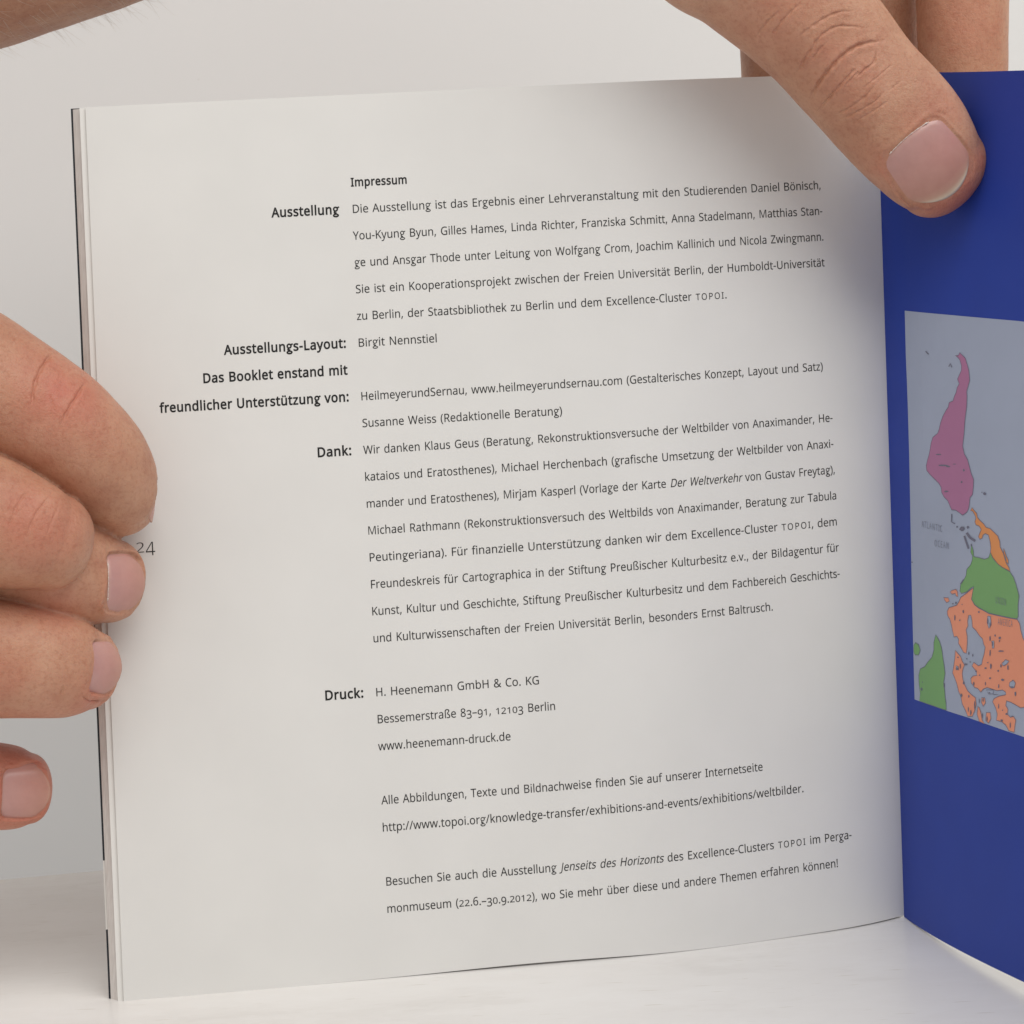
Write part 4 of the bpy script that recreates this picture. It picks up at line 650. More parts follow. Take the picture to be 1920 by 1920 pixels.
# ------------------------------------------------------------------ printed map on the blue page
MAP = {
    "sea": [[[977,11511],[2711,11523],[4514,11527],[5894,11483],[6468,4283],[4899,4283],[3064,4293],[930,4244],[910,6892],[923,8784],[924,10712]]],
    "purple": [[[2844,10847],[2927,10803],[3010,10760],[3059,10650],[3100,10540],[3117,10357],[3065,10254],[3012,10151],[3021,10067],[3001,9867],[2945,9650],[2902,9364],[2857,9148],[2909,9012],[3010,8923],[3075,8789],[3127,8681],[3203,8584],[3195,8450],[3174,8308],[3090,8242],[3069,8100],[3046,8027],[2984,7963],[2859,7900],[2755,7930],[2624,7964],[2493,7956],[2425,8026],[2358,8104],[2223,8160],[2141,8236],[2127,8320],[2058,8384],[1892,8452],[1723,8520],[1610,8580],[1596,8665],[1641,8771],[1713,8893],[1757,9013],[1786,9102],[1856,9216],[2032,9305],[2086,9388],[2139,9508],[2217,9629],[2333,9754],[2410,9817],[2447,9906],[2572,9945],[2621,10034],[2682,10110],[2718,10198],[2790,10275],[2740,10357],[2812,10447],[2871,10523],[2882,10609],[2845,10705],[2785,10758],[2701,10781],[2809,10795]]],
    "orange": [[[3157,8074],[3220,8033],[3308,7987],[3334,7920],[3409,7873],[3533,7825],[3607,7771],[3728,7765],[3849,7717],[3969,7662],[4033,7574],[4049,7479],[4148,7382],[4199,7292],[4250,7216],[4336,7145],[4362,7087],[4256,7107],[4114,7130],[3993,7169],[3895,7225],[3821,7271],[3758,7346],[3766,7430],[3738,7537],[3685,7642],[3588,7658],[3516,7621],[3494,7563],[3422,7533],[3371,7576],[3417,7651],[3464,7712],[3389,7766],[3290,7775],[3251,7826],[3286,7900],[3234,7964],[3171,8013],[3109,8006]],[[4155,7465],[4193,7415],[4244,7339],[4305,7278],[4309,7210],[4249,7230],[4222,7309],[4159,7383]]],
    "green": [[[3151,7409],[3217,7305],[3233,7209],[3283,7202],[3408,7204],[3581,7199],[3702,7242],[3758,7339],[3822,7264],[3896,7216],[4018,7159],[4138,7126],[4362,7080],[4471,6999],[4546,6900],[4624,6761],[4655,6698],[4637,6532],[4649,6330],[4616,6291],[4393,6279],[4058,6271],[3740,6266],[3564,6295],[3411,6315],[3282,6352],[3177,6435],[3248,6668],[3147,6626],[3018,6538],[2834,6484],[2780,6519],[2805,6648],[2909,6733],[2986,6827],[3010,6943],[3136,7043],[3184,7133],[3195,7205],[3130,7266]],[[1895,5597],[1970,5551],[2044,5492],[2118,5390],[2160,5241],[2203,5106],[2245,4944],[2182,4763],[2224,4629],[2237,4518],[2265,4424],[2276,4283],[1701,4271],[1156,4255],[1206,4410],[1162,4561],[1153,4732],[1228,4860],[1433,4937],[1567,5045],[1730,5157],[1812,5299],[1815,5442]],[[1043,5319],[1179,5298],[1243,5207],[1171,5109],[1013,5084],[956,5132],[962,5249]]],
    "salmon": [[[2808,6410],[2756,6333],[2675,6251],[2510,6199],[2398,6168],[2327,6087],[2341,6019],[2426,5961],[2483,5870],[2525,5764],[2581,5660],[2679,5689],[2748,5644],[2735,5572],[2818,5514],[2928,5434],[3022,5435],[3047,5606],[3046,5746],[3004,5851],[3069,5931],[3055,6026],[3092,6129],[3158,6139],[3199,6048],[3214,5938],[3345,5889],[3450,5821],[3553,5782],[3594,5691],[3646,5644],[3611,5514],[3562,5410],[3538,5323],[3435,5279],[3277,5316],[3212,5243],[3358,5169],[3385,5104],[3254,5069],[3174,5014],[3188,4933],[3308,4870],[3414,4874],[3519,4823],[3597,4891],[3725,4940],[3852,4941],[4054,4941],[4226,4984],[4325,4960],[4326,4919],[4105,4854],[3956,4787],[3907,4724],[4009,4632],[4061,4532],[4037,4418],[4213,4422],[4337,4390],[4437,4307],[4609,4311],[4630,4443],[4653,4529],[4579,4583],[4482,4552],[4383,4589],[4406,4675],[4331,4730],[4354,4815],[4500,4813],[4670,4789],[4790,4769],[5212,4870],[5407,5172],[5226,5543],[5028,5780],[4905,5895],[4807,5988],[4743,6100],[4702,6216],[4623,6282],[4394,6270],[4059,6261],[3740,6256],[3564,6286],[3412,6305],[3283,6342],[3177,6425],[3236,6638],[3173,6613],[3032,6526]],[[2624,5428],[2722,5387],[2819,5347],[2874,5272],[2956,5215],[2902,5136],[2874,5048],[2902,4941],[2971,4855],[3066,4773],[3202,4727],[3336,4694],[3363,4574],[3310,4454],[3228,4343],[3065,4314],[2983,4410],[2872,4503],[2817,4633],[2734,4716],[2678,4833],[2594,4931],[2523,5004],[2566,5137],[2609,5285]],[[3546,4731],[3650,4748],[3677,4657],[3600,4588],[3534,4646]],[[3416,4556],[3469,4538],[3522,4464],[3562,4347],[3640,4285],[3469,4296],[3390,4413]],[[3704,4496],[3833,4519],[3859,4414],[3783,4318],[3679,4354]],[[2198,6321],[2369,6341],[2411,6283],[2313,6241],[2241,6280]],[[2439,6457],[2508,6495],[2645,6535],[2699,6493],[2714,6404],[2646,6415],[2618,6454],[2508,6424]]],
    "lake": [[[4188,5442],[4306,5529],[4415,5519],[4333,5452],[4238,5409]],[[4453,5158],[4560,5210],[4621,5173],[4588,5086],[4492,5063],[4431,5100]],[[3717,6207],[3803,6213],[3833,6073],[3761,5993],[3696,6094]],[[3855,5787],[3929,5798],[3934,5675],[3884,5661]],[[3700,4895],[3928,4933],[3930,4865],[3778,4839]],[[2651,5151],[2736,5151],[2749,5097],[2665,5083]]],
    "ink": [[[1698,10790],[1752,10757],[1807,10738],[1829,10756],[1779,10773],[1728,10805]],[[2495,10562],[2527,10617],[2567,10554],[2594,10562],[2534,10635],[2468,10568]],[[3596,8368],[3578,8340],[3539,8339],[3509,8346],[3501,8369],[3534,8391],[3571,8386]],[[3484,8381],[3476,8370],[3460,8368],[3450,8373],[3449,8382],[3459,8386],[3472,8388]],[[2478,7877],[2467,7731],[2594,7706],[2609,7723],[2497,7740],[2510,7880]],[[2708,7671],[2698,7658],[2668,7652],[2650,7657],[2643,7671],[2670,7683],[2693,7684]],[[2930,7665],[2904,7630],[2830,7608],[2745,7628],[2779,7667],[2825,7692],[2902,7697]],[[3085,7709],[3059,7689],[3028,7673],[2998,7688],[2996,7709],[3025,7729],[3056,7726]],[[2962,7584],[3071,7510],[3255,7467],[3294,7507],[3123,7546],[3025,7615]],[[2891,7526],[2958,7422],[3038,7312],[3091,7329],[3012,7438],[2945,7542]],[[3174,7398],[3163,7378],[3148,7374],[3134,7382],[3131,7404],[3146,7423],[3163,7421]],[[1001,6806],[1001,6799],[966,6791],[934,6792],[931,6801],[965,6814],[999,6813]],[[2892,6751],[2787,6652],[2823,6645],[2927,6743]],[[2633,6020],[2624,5974],[2603,5959],[2591,5989],[2591,6034],[2601,6065],[2624,6052]],[[2929,6175],[2922,6149],[2902,6137],[2880,6158],[2882,6182],[2900,6193],[2917,6202]],[[2807,5996],[2799,5984],[2783,5978],[2765,5983],[2768,5997],[2783,6007],[2798,6012]],[[3458,6241],[3449,6228],[3420,6221],[3396,6226],[3402,6241],[3419,6252],[3448,6251]],[[3746,6129],[3740,6065],[3717,6064],[3696,6099],[3698,6153],[3712,6171],[3733,6165]],[[3820,6071],[3811,6036],[3794,6019],[3782,6045],[3778,6083],[3791,6110],[3806,6107]],[[4151,5887],[4136,5870],[4104,5856],[4069,5866],[4081,5888],[4100,5899],[4132,5904]],[[4118,5827],[4116,5813],[4096,5802],[4087,5816],[4085,5832],[4094,5845],[4116,5842]],[[3983,5903],[3978,5889],[3959,5877],[3945,5889],[3941,5906],[3957,5919],[3974,5918]],[[3823,5823],[3820,5790],[3802,5774],[3789,5795],[3782,5832],[3798,5872],[3812,5861]],[[3906,5740],[3892,5702],[3879,5686],[3866,5708],[3864,5761],[3876,5778],[3890,5780]],[[3830,5577],[3827,5540],[3809,5502],[3792,5542],[3797,5600],[3806,5620],[3823,5629]],[[4262,5672],[4223,5658],[4132,5639],[4067,5635],[4094,5653],[4131,5664],[4208,5672]],[[4187,5401],[4179,5369],[4161,5370],[4142,5379],[4144,5406],[4159,5432],[4174,5424]],[[4404,5409],[4398,5370],[4380,5359],[4366,5381],[4360,5422],[4377,5446],[4391,5451]],[[4105,5299],[4096,5283],[4076,5280],[4053,5283],[4058,5299],[4076,5311],[4102,5309]],[[3872,5350],[3861,5312],[3841,5282],[3817,5314],[3817,5363],[3836,5383],[3855,5381]],[[3764,5387],[3756,5379],[3735,5374],[3725,5378],[3715,5384],[3737,5394],[3757,5396]],[[3499,5123],[3491,5112],[3473,5106],[3458,5111],[3460,5122],[3472,5131],[3489,5131]],[[3382,5173],[3374,5162],[3351,5153],[3331,5157],[3335,5174],[3350,5183],[3372,5186]],[[3857,5127],[3843,5114],[3817,5105],[3791,5109],[3792,5127],[3817,5136],[3843,5138]],[[4282,5171],[4258,5152],[4211,5143],[4177,5145],[4175,5161],[4210,5180],[4255,5179]],[[4119,5034],[4114,5000],[4099,4994],[4082,5005],[4088,5046],[4097,5064],[4111,5062]],[[4552,5202],[4551,5191],[4531,5189],[4521,5193],[4516,5201],[4530,5211],[4546,5212]],[[4654,4989],[4646,4960],[4622,4941],[4607,4961],[4600,5001],[4622,5021],[4645,5021]],[[4588,5100],[4552,5087],[4497,5074],[4443,5070],[4438,5080],[4504,5093],[4548,5101]],[[3845,4871],[3827,4860],[3796,4852],[3772,4854],[3780,4865],[3793,4874],[3827,4874]],[[3130,5452],[3117,5431],[3097,5418],[3083,5433],[3085,5455],[3098,5479],[3121,5473]],[[3259,5438],[3250,5419],[3231,5411],[3219,5419],[3216,5439],[3230,5456],[3250,5458]],[[3058,5343],[3054,5332],[3032,5329],[3013,5331],[3018,5342],[3030,5350],[3051,5352]],[[3183,5307],[3172,5296],[3152,5294],[3135,5295],[3132,5305],[3152,5315],[3170,5312]],[[3065,5247],[3034,5226],[2981,5221],[2947,5220],[2932,5233],[2981,5250],[3033,5254]],[[2821,5179],[2818,5133],[2801,5121],[2790,5155],[2787,5189],[2801,5222],[2817,5209]],[[2740,5117],[2722,5096],[2681,5079],[2644,5089],[2654,5114],[2681,5134],[2724,5129]],[[2752,5322],[2738,5311],[2716,5302],[2700,5309],[2703,5320],[2716,5330],[2734,5329]],[[2958,4894],[2945,4869],[2925,4859],[2903,4873],[2906,4895],[2924,4919],[2947,4914]],[[3302,4938],[3300,4916],[3275,4897],[3256,4912],[3254,4942],[3276,4970],[3293,4964]],[[2879,4657],[2870,4632],[2840,4616],[2812,4633],[2812,4661],[2840,4685],[2863,4681]],[[3135,4687],[3121,4668],[3101,4654],[3088,4664],[3092,4692],[3102,4706],[3122,4706]],[[3329,4555],[3318,4475],[3306,4489],[3295,4510],[3294,4576],[3306,4636],[3322,4629]],[[3200,4407],[3186,4372],[3170,4347],[3152,4370],[3154,4418],[3170,4445],[3189,4449]],[[3112,4447],[3105,4413],[3090,4394],[3081,4423],[3076,4458],[3091,4496],[3101,4478]],[[3618,4702],[3612,4677],[3596,4664],[3582,4676],[3577,4714],[3594,4727],[3611,4737]],[[3485,4665],[3478,4630],[3465,4614],[3458,4640],[3456,4679],[3466,4705],[3476,4701]],[[3749,4394],[3744,4360],[3727,4344],[3710,4364],[3712,4409],[3727,4429],[3740,4435]],[[3593,4421],[3584,4384],[3572,4370],[3555,4392],[3558,4440],[3570,4456],[3585,4459]],[[4254,4457],[4239,4438],[4203,4429],[4178,4435],[4165,4449],[4203,4463],[4235,4465]],[[4385,4589],[4375,4573],[4352,4570],[4328,4569],[4335,4589],[4350,4605],[4382,4600]],[[4574,4582],[4559,4569],[4537,4564],[4513,4566],[4519,4579],[4536,4590],[4560,4589]],[[4503,4420],[4494,4373],[4481,4361],[4467,4387],[4468,4436],[4480,4469],[4494,4455]],[[4120,4679],[4119,4647],[4106,4635],[4093,4656],[4096,4699],[4104,4719],[4118,4723]],[[4255,4634],[4253,4626],[4228,4622],[4211,4623],[4216,4631],[4228,4638],[4250,4641]],[[3709,5282],[3684,5265],[3659,5260],[3643,5263],[3632,5277],[3658,5287],[3687,5292]],[[4118,4884],[4070,4871],[3981,4854],[3932,4849],[3912,4851],[3980,4868],[4054,4877]],[[3687,5003],[3682,4978],[3671,4966],[3660,4979],[3656,5017],[3669,5029],[3681,5039]],[[2571,6264],[2555,6254],[2531,6246],[2507,6250],[2514,6260],[2532,6267],[2562,6273]],[[2675,6293],[2673,6278],[2639,6267],[2617,6277],[2621,6292],[2639,6304],[2671,6308]],[[2885,6295],[2875,6289],[2860,6283],[2844,6287],[2849,6293],[2860,6300],[2877,6298]],[[1347,4636],[1337,4626],[1314,4618],[1300,4623],[1296,4631],[1313,4642],[1332,4642]],[[1322,4502],[1298,4474],[1269,4462],[1237,4477],[1235,4502],[1272,4525],[1304,4521]],[[2234,4730],[2224,4693],[2205,4678],[2183,4699],[2191,4746],[2205,4768],[2232,4763]],[[2146,8929],[2134,8919],[2036,8909],[1950,8905],[1971,8918],[2033,8930],[2114,8935]],[[2402,8755],[2276,8727],[2162,8717],[2055,8711],[2048,8725],[2143,8744],[2285,8755]],[[2456,8740],[2419,8726],[2364,8714],[2299,8719],[2298,8729],[2366,8745],[2420,8748]],[[2647,8802],[2613,8791],[2574,8788],[2526,8786],[2541,8794],[2572,8802],[2626,8805]],[[2931,8718],[2911,8700],[2882,8691],[2868,8699],[2865,8723],[2883,8741],[2908,8733]],[[2854,8498],[2838,8482],[2814,8476],[2792,8482],[2794,8498],[2814,8514],[2839,8514]],[[2397,8279],[2339,8262],[2288,8250],[2227,8254],[2245,8267],[2288,8284],[2349,8285]]],
}
MAPTXT = [["ATLANTIC", [[1387, 7510], [2184, 7508]]], ["OCEAN", [[1870, 7216], [2420, 7232]]], ["AMERICA", [[4041, 6101], [4507, 6126]]], ["UNION", [[3953, 6473], [4301, 6468]]]]
def map_piece(verts, faces, mats, poly, layer, mat):
    pts = [(a * 1e-5, b * 1e-5) for a, b in poly]
    bm = bmesh.new()
    vs_ = [bm.verts.new((x, y, 0)) for x, y in pts]
    for tri in tessellate_polygon([[Vector((x, y, 0)) for x, y in pts]]):
        try: bm.faces.new([vs_[i] for i in tri])
        except ValueError: pass
    xs_ = [p[0] for p in pts]
    x = math.ceil(min(xs_) / 0.003) * 0.003
    while x < max(xs_):
        bmesh.ops.bisect_plane(bm, geom=bm.verts[:] + bm.edges[:] + bm.faces[:], plane_co=(x, 0, 0), plane_no=(1, 0, 0)); x += 0.003
    ys_ = [p[1] for p in pts]
    y = math.ceil(min(ys_) / 0.006) * 0.006
    while y < max(ys_):
        bmesh.ops.bisect_plane(bm, geom=bm.verts[:] + bm.edges[:] + bm.faces[:], plane_co=(0, y, 0), plane_no=(0, 1, 0)); y += 0.006
    bm.verts.index_update()
    P = np.array([v.co[:] for v in bm.verts])
    Q = blue_pt(P[:, 0], P[:, 1], -(0.00003 + layer * 0.000012))
    b = len(verts); verts.extend(Q.tolist())
    for f_ in bm.faces:
        faces.append(tuple(b + v.index for v in f_.verts)); mats.append(mat)
    bm.free()
def outline(poly, w):
    """closed thin strip along a polygon, as quads"""
    P = np.array(poly, float); n = len(P)
    d = np.roll(P, -1, 0) - np.roll(P, 1, 0)
    nn = np.stack([-d[:, 1], d[:, 0]], 1); nn /= np.maximum(np.linalg.norm(nn, axis=1), 1e-9)[:, None]
    A, B = P + nn * w, P - nn * w
    return [[A[i].tolist(), A[(i + 1) % n].tolist(), B[(i + 1) % n].tolist(), B[i].tolist()] for i in range(n)]
mv, mf, mm_ = [], [], []
MM = [M_SEA, M_PURPLE, M_ORANGE, M_SALMON, M_GREEN, M_MAPINK, M_MAPTXT]
order = [('sea', 0, 0), ('salmon', 1, 3), ('orange', 2, 2), ('green', 3, 4), ('purple', 4, 1), ('lake', 5, 0), ('ink', 7, 5)]
for name_, lay, mi in order:
    for poly in MAP[name_]: map_piece(mv, mf, mm_, poly, lay, mi)
k = 0
for name_ in ('salmon', 'orange', 'green', 'purple', 'lake'):
    for poly in MAP[name_]:
        for qd in outline(poly, 5.5):
            Q = blue_pt(np.array([p[0] for p in qd]) * 1e-5, np.array([p[1] for p in qd]) * 1e-5, -(0.00003 + (6 + 0.02 * (k % 37)) * 0.000012))
            b = len(mv); mv.extend(Q.tolist()); mf.append((b, b + 1, b + 2, b + 3)); mm_.append(5); k += 1
for word, ((t0, z0), (t1, z1)) in MAPTXT:
    e = 0.0021
    tot = sum(glyph(c, 'r')[1] for c in word)
    x = 0
    for c in word:
        tr, a = glyph(c, 'l')
        for P, T, lay in tr:
            fr = (x + P[:, 0] * (0.8 if tot else 1)) / tot
            Q = blue_pt((t0 + (t1 - t0) * fr) * 1e-5, (z0 + (z1 - z0) * fr) * 1e-5 + P[:, 1] * e / 1000, -(0.00003 + 8 * 0.000012))
            b = len(mv); mv.extend(Q.tolist())
            for tri in T: mf.append(tuple(int(i) + b for i in tri)); mm_.append(6)
        x += a
mp_ = link('map_print', mesh_from('map_print', mv, mf, smooth=False, mat_idx=mm_), MM, bpage)
mp_['label'] = 'printed political map with the Americas upside down in purple, green and orange'

# ------------------------------------------------------------------ hands
def catmull(K, n):
    K = np.asarray(K, float); m_ = len(K)
    u = np.linspace(0, m_ - 1, n); i = np.clip(u.astype(int), 0, m_ - 2); t = (u - i)[:, None]
    p1 = K[i]; p2 = K[i + 1]; p0 = np.where((i > 0)[:, None], K[np.maximum(i - 1, 0)], 2 * p1 - p2)
    p3 = np.where((i < m_ - 2)[:, None], K[np.minimum(i + 2, m_ - 1)], 2 * p2 - p1)
    return 0.5 * ((2 * p1) + (-p0 + p2) * t + (2 * p0 - 5 * p1 + 4 * p2 - p3) * t ** 2 + (-p0 + 3 * p1 - 3 * p2 + p3) * t ** 3)

def loft(rows, cap, nseg=56, per=14):
    """a closed tapering limb through rings (centre, half width, half depth, back-of-hand direction)"""
    R = catmull(np.array(rows), per * (len(rows) - 1) + 1)
    # rounded tip continuing along the last direction, rounded start as well
    d = R[-1, :3] - R[-3, :3]; d /= np.linalg.norm(d)
    da = (R[-1, 3] - R[-3, 3]) / max(np.linalg.norm(R[-1, :3] - R[-3, :3]), 1e-6)
    tip = []
    for q in np.linspace(0, 1, 12)[1:]:
        a_ = q * math.pi / 2
        r = R[-1].copy(); s = math.sin(a_)
        r[:3] = R[-1, :3] + d * cap * s
        k = max(math.cos(a_) ** 0.9, 0.02)
        r[3] *= k; r[4] *= k
        tip.append(r)
    d0 = R[0, :3] - R[2, :3]; d0 /= np.linalg.norm(d0)
    start = []
    for q in np.linspace(1, 0, 8)[:-1]:
        a_ = q * math.pi / 2; r = R[0].copy()
        r[:3] = R[0, :3] + d0 * R[0, 4] * math.sin(a_)
        k = max(math.cos(a_), 0.02); r[3] *= k; r[4] *= k
        start.append(r)
    R = np.concatenate([np.array(start), R, np.array(tip)])
    n = len(R)
    T = np.gradient(R[:, :3], axis=0); T /= np.linalg.norm(T, axis=1)[:, None]
    # smooth the tangents so the rings turn evenly round the tip
    D = R[:, 5:8]; D = D - (D * T).sum(1)[:, None] * T; D /= np.linalg.norm(D, axis=1)[:, None]
    Wv = np.cross(T, D)
    V = []; F = []
    ph = np.linspace(0, 2 * math.pi, nseg, endpoint=False)
    cw = np.sign(np.sin(ph)) * np.abs(np.sin(ph)) ** 0.92; cd = np.sign(np.cos(ph)) * np.abs(np.cos(ph)) ** 0.92
    for j in range(n):
        P = R[j, :3] + Wv[j] * (R[j, 3] * cw)[:, None] + D[j] * (R[j, 4] * cd)[:, None]
        V.extend(P.tolist())
    for j in range(n - 1):
        for i in range(nseg):
            a = j * nseg + i; b = j * nseg + (i + 1) % nseg
            F.append((a, b, b + nseg, a + nseg))
    F.append(tuple(range(nseg))[::-1]); F.append(tuple(range((n - 1) * nseg, n * nseg)))
    return V, F

def seg_dist(P, A, B, ax):
    """distance of points P to the segment AB measured across direction ax"""
    def flat(v): return v - (v @ ax)[..., None] * ax
    a = flat(A[None])[0]; b = flat(B[None])[0]; p = flat(P)
    ab = b - a; t = np.clip(((p - a) @ ab) / max(ab @ ab, 1e-12), 0, 1)
    return np.linalg.norm(p - (a + t[:, None] * ab), axis=1), t

AX = np.array([-0.0, -0.9928, 0.1197])                # camera viewing axis, reversed: direction the sculpted wrinkles are pressed in from

def build_hand(spec, voxel, loc, label):
    V = []; F = []
    for kind, cap, rows in spec['lofts']:
        v, f_ = loft(rows, cap)
        b = len(V); V += v; F += [tuple(i + b for i in q) for q in f_]
    tmp = link('tmp', mesh_from('tmp', V, F))
    bmx = bmesh.new(); bmx.from_mesh(tmp.data); bmesh.ops.recalc_face_normals(bmx, faces=bmx.faces); bmx.to_mesh(tmp.data); bmx.free()
    md = tmp.modifiers.new('r', 'REMESH'); md.mode = 'VOXEL'; md.voxel_size = voxel; md.use_smooth_shade = True
    sm = tmp.modifiers.new('s', 'SMOOTH'); sm.factor = 0.5; sm.iterations = 9
    dg = bpy.context.evaluated_depsgraph_get()
    me = bpy.data.meshes.new_from_object(tmp.evaluated_get(dg))
    bpy.data.objects.remove(tmp)
    bmx = bmesh.new(); bmx.from_mesh(me); bmx.verts.ensure_lookup_table()
    P0 = np.array([v.co[:] for v in bmx.verts]); N0 = np.array([v.normal[:] for v in bmx.verts])
    hot = np.zeros(len(P0), bool)
    for poly, w, d in spec['creases']:
        A_ = np.array(poly); R_ = catmull(A_, 6 * (len(A_) - 1) + 1)
        c0 = A_.mean(0); rad = np.linalg.norm(A_ - c0, axis=1).max() + 0.006
        idx = np.where((np.linalg.norm(P0 - c0, axis=1) < rad) & (N0 @ AX > 0))[0]
        for i in range(len(R_) - 1):
            if len(idx): hot[idx] |= seg_dist(P0[idx], R_[i], R_[i + 1], AX)[0] < 0.0008
    es = [e for e in bmx.edges if hot[e.verts[0].index] and hot[e.verts[1].index]]
    bmesh.ops.subdivide_edges(bmx, edges=es, cuts=2, use_grid_fill=True)
    bmx.to_mesh(me); bmx.free()
    n = len(me.vertices)
    P = np.zeros(n * 3); me.vertices.foreach_get('co', P); P = P.reshape(-1, 3)
    N = np.zeros(n * 3); me.vertices.foreach_get('normal', N); N = N.reshape(-1, 3)
    disp = np.zeros(n)
    front = np.clip((N @ AX) * 3, 0, 1)
    # gentle unevenness of the flesh
    for k, (fr, am) in enumerate([((210, 170, 260), 0.00012), ((520, 610, 430), 0.00005), ((900, 820, 1010), 0.000025)]):
        disp += am * np.sin(P[:, 0] * fr[0] + k) * np.sin(P[:, 1] * fr[1] + 2 * k + 1) * np.sin(P[:, 2] * fr[2] + 3 * k + 2)
    for poly, w, d in spec['creases']:
        A_ = np.array(poly); c0 = A_.mean(0); rad = np.linalg.norm(A_ - c0, axis=1).max() + 0.008
        idx = np.where(np.linalg.norm(P - c0, axis=1) < rad + 0.006)[0]
        if not len(idx): continue
        # resample the stroke smoothly and make it wander a little
        R_ = catmull(A_, 8 * (len(A_) - 1) + 1)
        best = np.full(len(idx), 1e9); along = np.zeros(len(idx)); ns = len(R_) - 1
        for i in range(ns):
            dd, t = seg_dist(P[idx], R_[i], R_[i + 1], AX)
            m_ = dd < best; best[m_] = dd[m_]; along[m_] = (i + t[m_]) / ns
        taper = np.clip(np.sin(np.clip(along, 0.02, 0.98) * math.pi) * 1.8, 0.15, 1)
        w = w * 0.62
        best = best + 0.00007 * np.sin(P[idx, 0] * 2600 + P[idx, 2] * 2100)
        g = np.exp(-(best / w) ** 2) - 0.22 * np.exp(-((best - 3.0 * w) / (2.2 * w)) ** 2)
        disp[idx] -= 1.05 * d * g * taper * front[idx]
    P = P + N * disp[:, None]
    bvh = BVHTree.FromPolygons([tuple(p) for p in P], [tuple(p.vertices) for p in me.polygons])
    root = empty('hand', loc)
    tag(root, label, 'hand')
    nails = []
    for na in spec['nails']:
        c0 = np.array(na[0:3]); en = np.array(na[3:6]); el = np.array(na[6:9]); Ln, Wd, eg = na[9:12]
        el = el - (el @ en) * en; el /= np.linalg.norm(el); ew = np.cross(en, el)
        hit = bvh.ray_cast(Vector(c0 + en * 0.006), Vector(-en), 0.03)
        if hit[0] is None: print('nail miss', na); continue
        o = np.array(hit[0])
        loc_ = np.where(np.linalg.norm(P - o, axis=1) < Wd * 0.42)[0]
        av = N[loc_].mean(0); av /= np.linalg.norm(av)
        en = en * (1 - na[12]) + av * na[12]; en /= np.linalg.norm(en)
        el = el - (el @ en) * en; el /= np.linalg.norm(el); ew = np.cross(en, el)
        o = o - en * 0.0003
        Rw = Wd * 0.80; Rl = Ln * 2.3
        def plate(l, w): return -w * w / (2 * Rw) * (1 + 0.5 * (w / Wd) ** 2) - l * l / (2 * Rl) - 0.04 * l
        def halfw(lu):      # half width of the plate along its length, lu from -1 (root) to 1 (free edge)
            return Wd / 2 * (0.93 + 0.07 * np.clip((lu + 1), 0, 1)) * np.sqrt(np.clip(1 - np.clip((-lu - 0.62) / 0.38, 0, 1) ** 2 * 0.45, 0, 1)) * np.sqrt(np.clip(1 - np.clip((lu - 0.35) / 0.65, 0, 1) ** 2 * 0.5, 0, 1))
        q = P - o; l = q @ el; w = q @ ew; h = q @ en
        near = (np.abs(l) < Ln * 0.5 + 0.003) & (np.abs(w) < Wd * 0.5 + 0.003) & (h > plate(l, w) - 0.004) & (h < 0.006)
        idx = np.where(near)[0]
        lu = l[idx] / (Ln / 2); hw = halfw(np.clip(lu, -1, 1))
        # signed distance (metres, <0 inside the plate)
        sd = np.maximum(np.abs(w[idx]) - hw, np.abs(l[idx]) - Ln / 2)
        ins = 1 - smoothstep(-0.0007, 0.0002, sd)
        tgt = plate(l[idx], w[idx]) - 0.00016
        free = smoothstep(0.55, 0.9, lu)
        delta = (tgt - h[idx]) * ins
        rim = np.exp(-((sd - 0.0005) / 0.0005) ** 2) * (1 - free)
        # flesh folds up at the root and sides
        want = plate(l[idx], w[idx]) + 0.00014
        up = np.clip(want - h[idx], -0.0002, 0.0012) * rim
        P[idx] += en[None] * (delta + up * (1 - ins))[:, None]
        nl, nw = 30, 26
        NV = []; NF = []; ED = []
        for layer in (0, 1):
            for i in range(nl):
                u = -1 + 2 * i / (nl - 1)
                for j in range(nw):
                    v = -1 + 2 * j / (nw - 1)
                    ll = u * Ln / 2 * (1 - 0.0 * v * v)
                    # rounded root and free edge
                    ll = ll - (Ln * 0.15) * v * v * max(u, 0) + (Ln * 0.06) * v * v * max(-u, 0)
                    ww = v * float(halfw(np.array(u)))
                    lift = 0.00012 * math.cos(v * math.pi / 2) + 0.00002 - (0.0003 if layer else 0) - 0.00030 * max(0, (-u - 0.90) / 0.10) - 0.00034 * max(0, abs(v) - 0.80) / 0.20
                    p = o + el * ll + ew * ww + en * (float(plate(ll, ww)) + lift)
                    NV.append(p.tolist()); ED.append((u + 1) / 2 + 0.015 * math.sin(9 * v + 1) * 0)
        for i in range(nl - 1):
            for j in range(nw - 1):
                a = i * nw + j
                NF.append((a, a + nw, a + nw + 1, a + 1)); b = a + nl * nw
                NF.append((b, b + 1, b + nw + 1, b + nw))
        ring = [j for j in range(nw)] + [i * nw + nw - 1 for i in range(1, nl)] + [(nl - 1) * nw + j for j in range(nw - 2, -1, -1)] + [i * nw for i in range(nl - 2, 0, -1)]
        for a, b in zip(ring, ring[1:] + ring[:1]): NF.append((a, b, b + nl * nw, a + nl * nw))
        nm = mesh_from('fingernail', NV, NF)
        at = nm.attributes.new('edge', 'FLOAT', 'POINT'); at.data.foreach_set('value', [e * (1 if eg >= 1 else 0.82 + 0.06 * eg) for e in ED])
        bmx = bmesh.new(); bmx.from_mesh(nm); bmesh.ops.recalc_face_normals(bmx, faces=bmx.faces); bmx.to_mesh(nm); bmx.free()
        no = link('fingernail', nm, [M_NAIL]); nails.append(no)
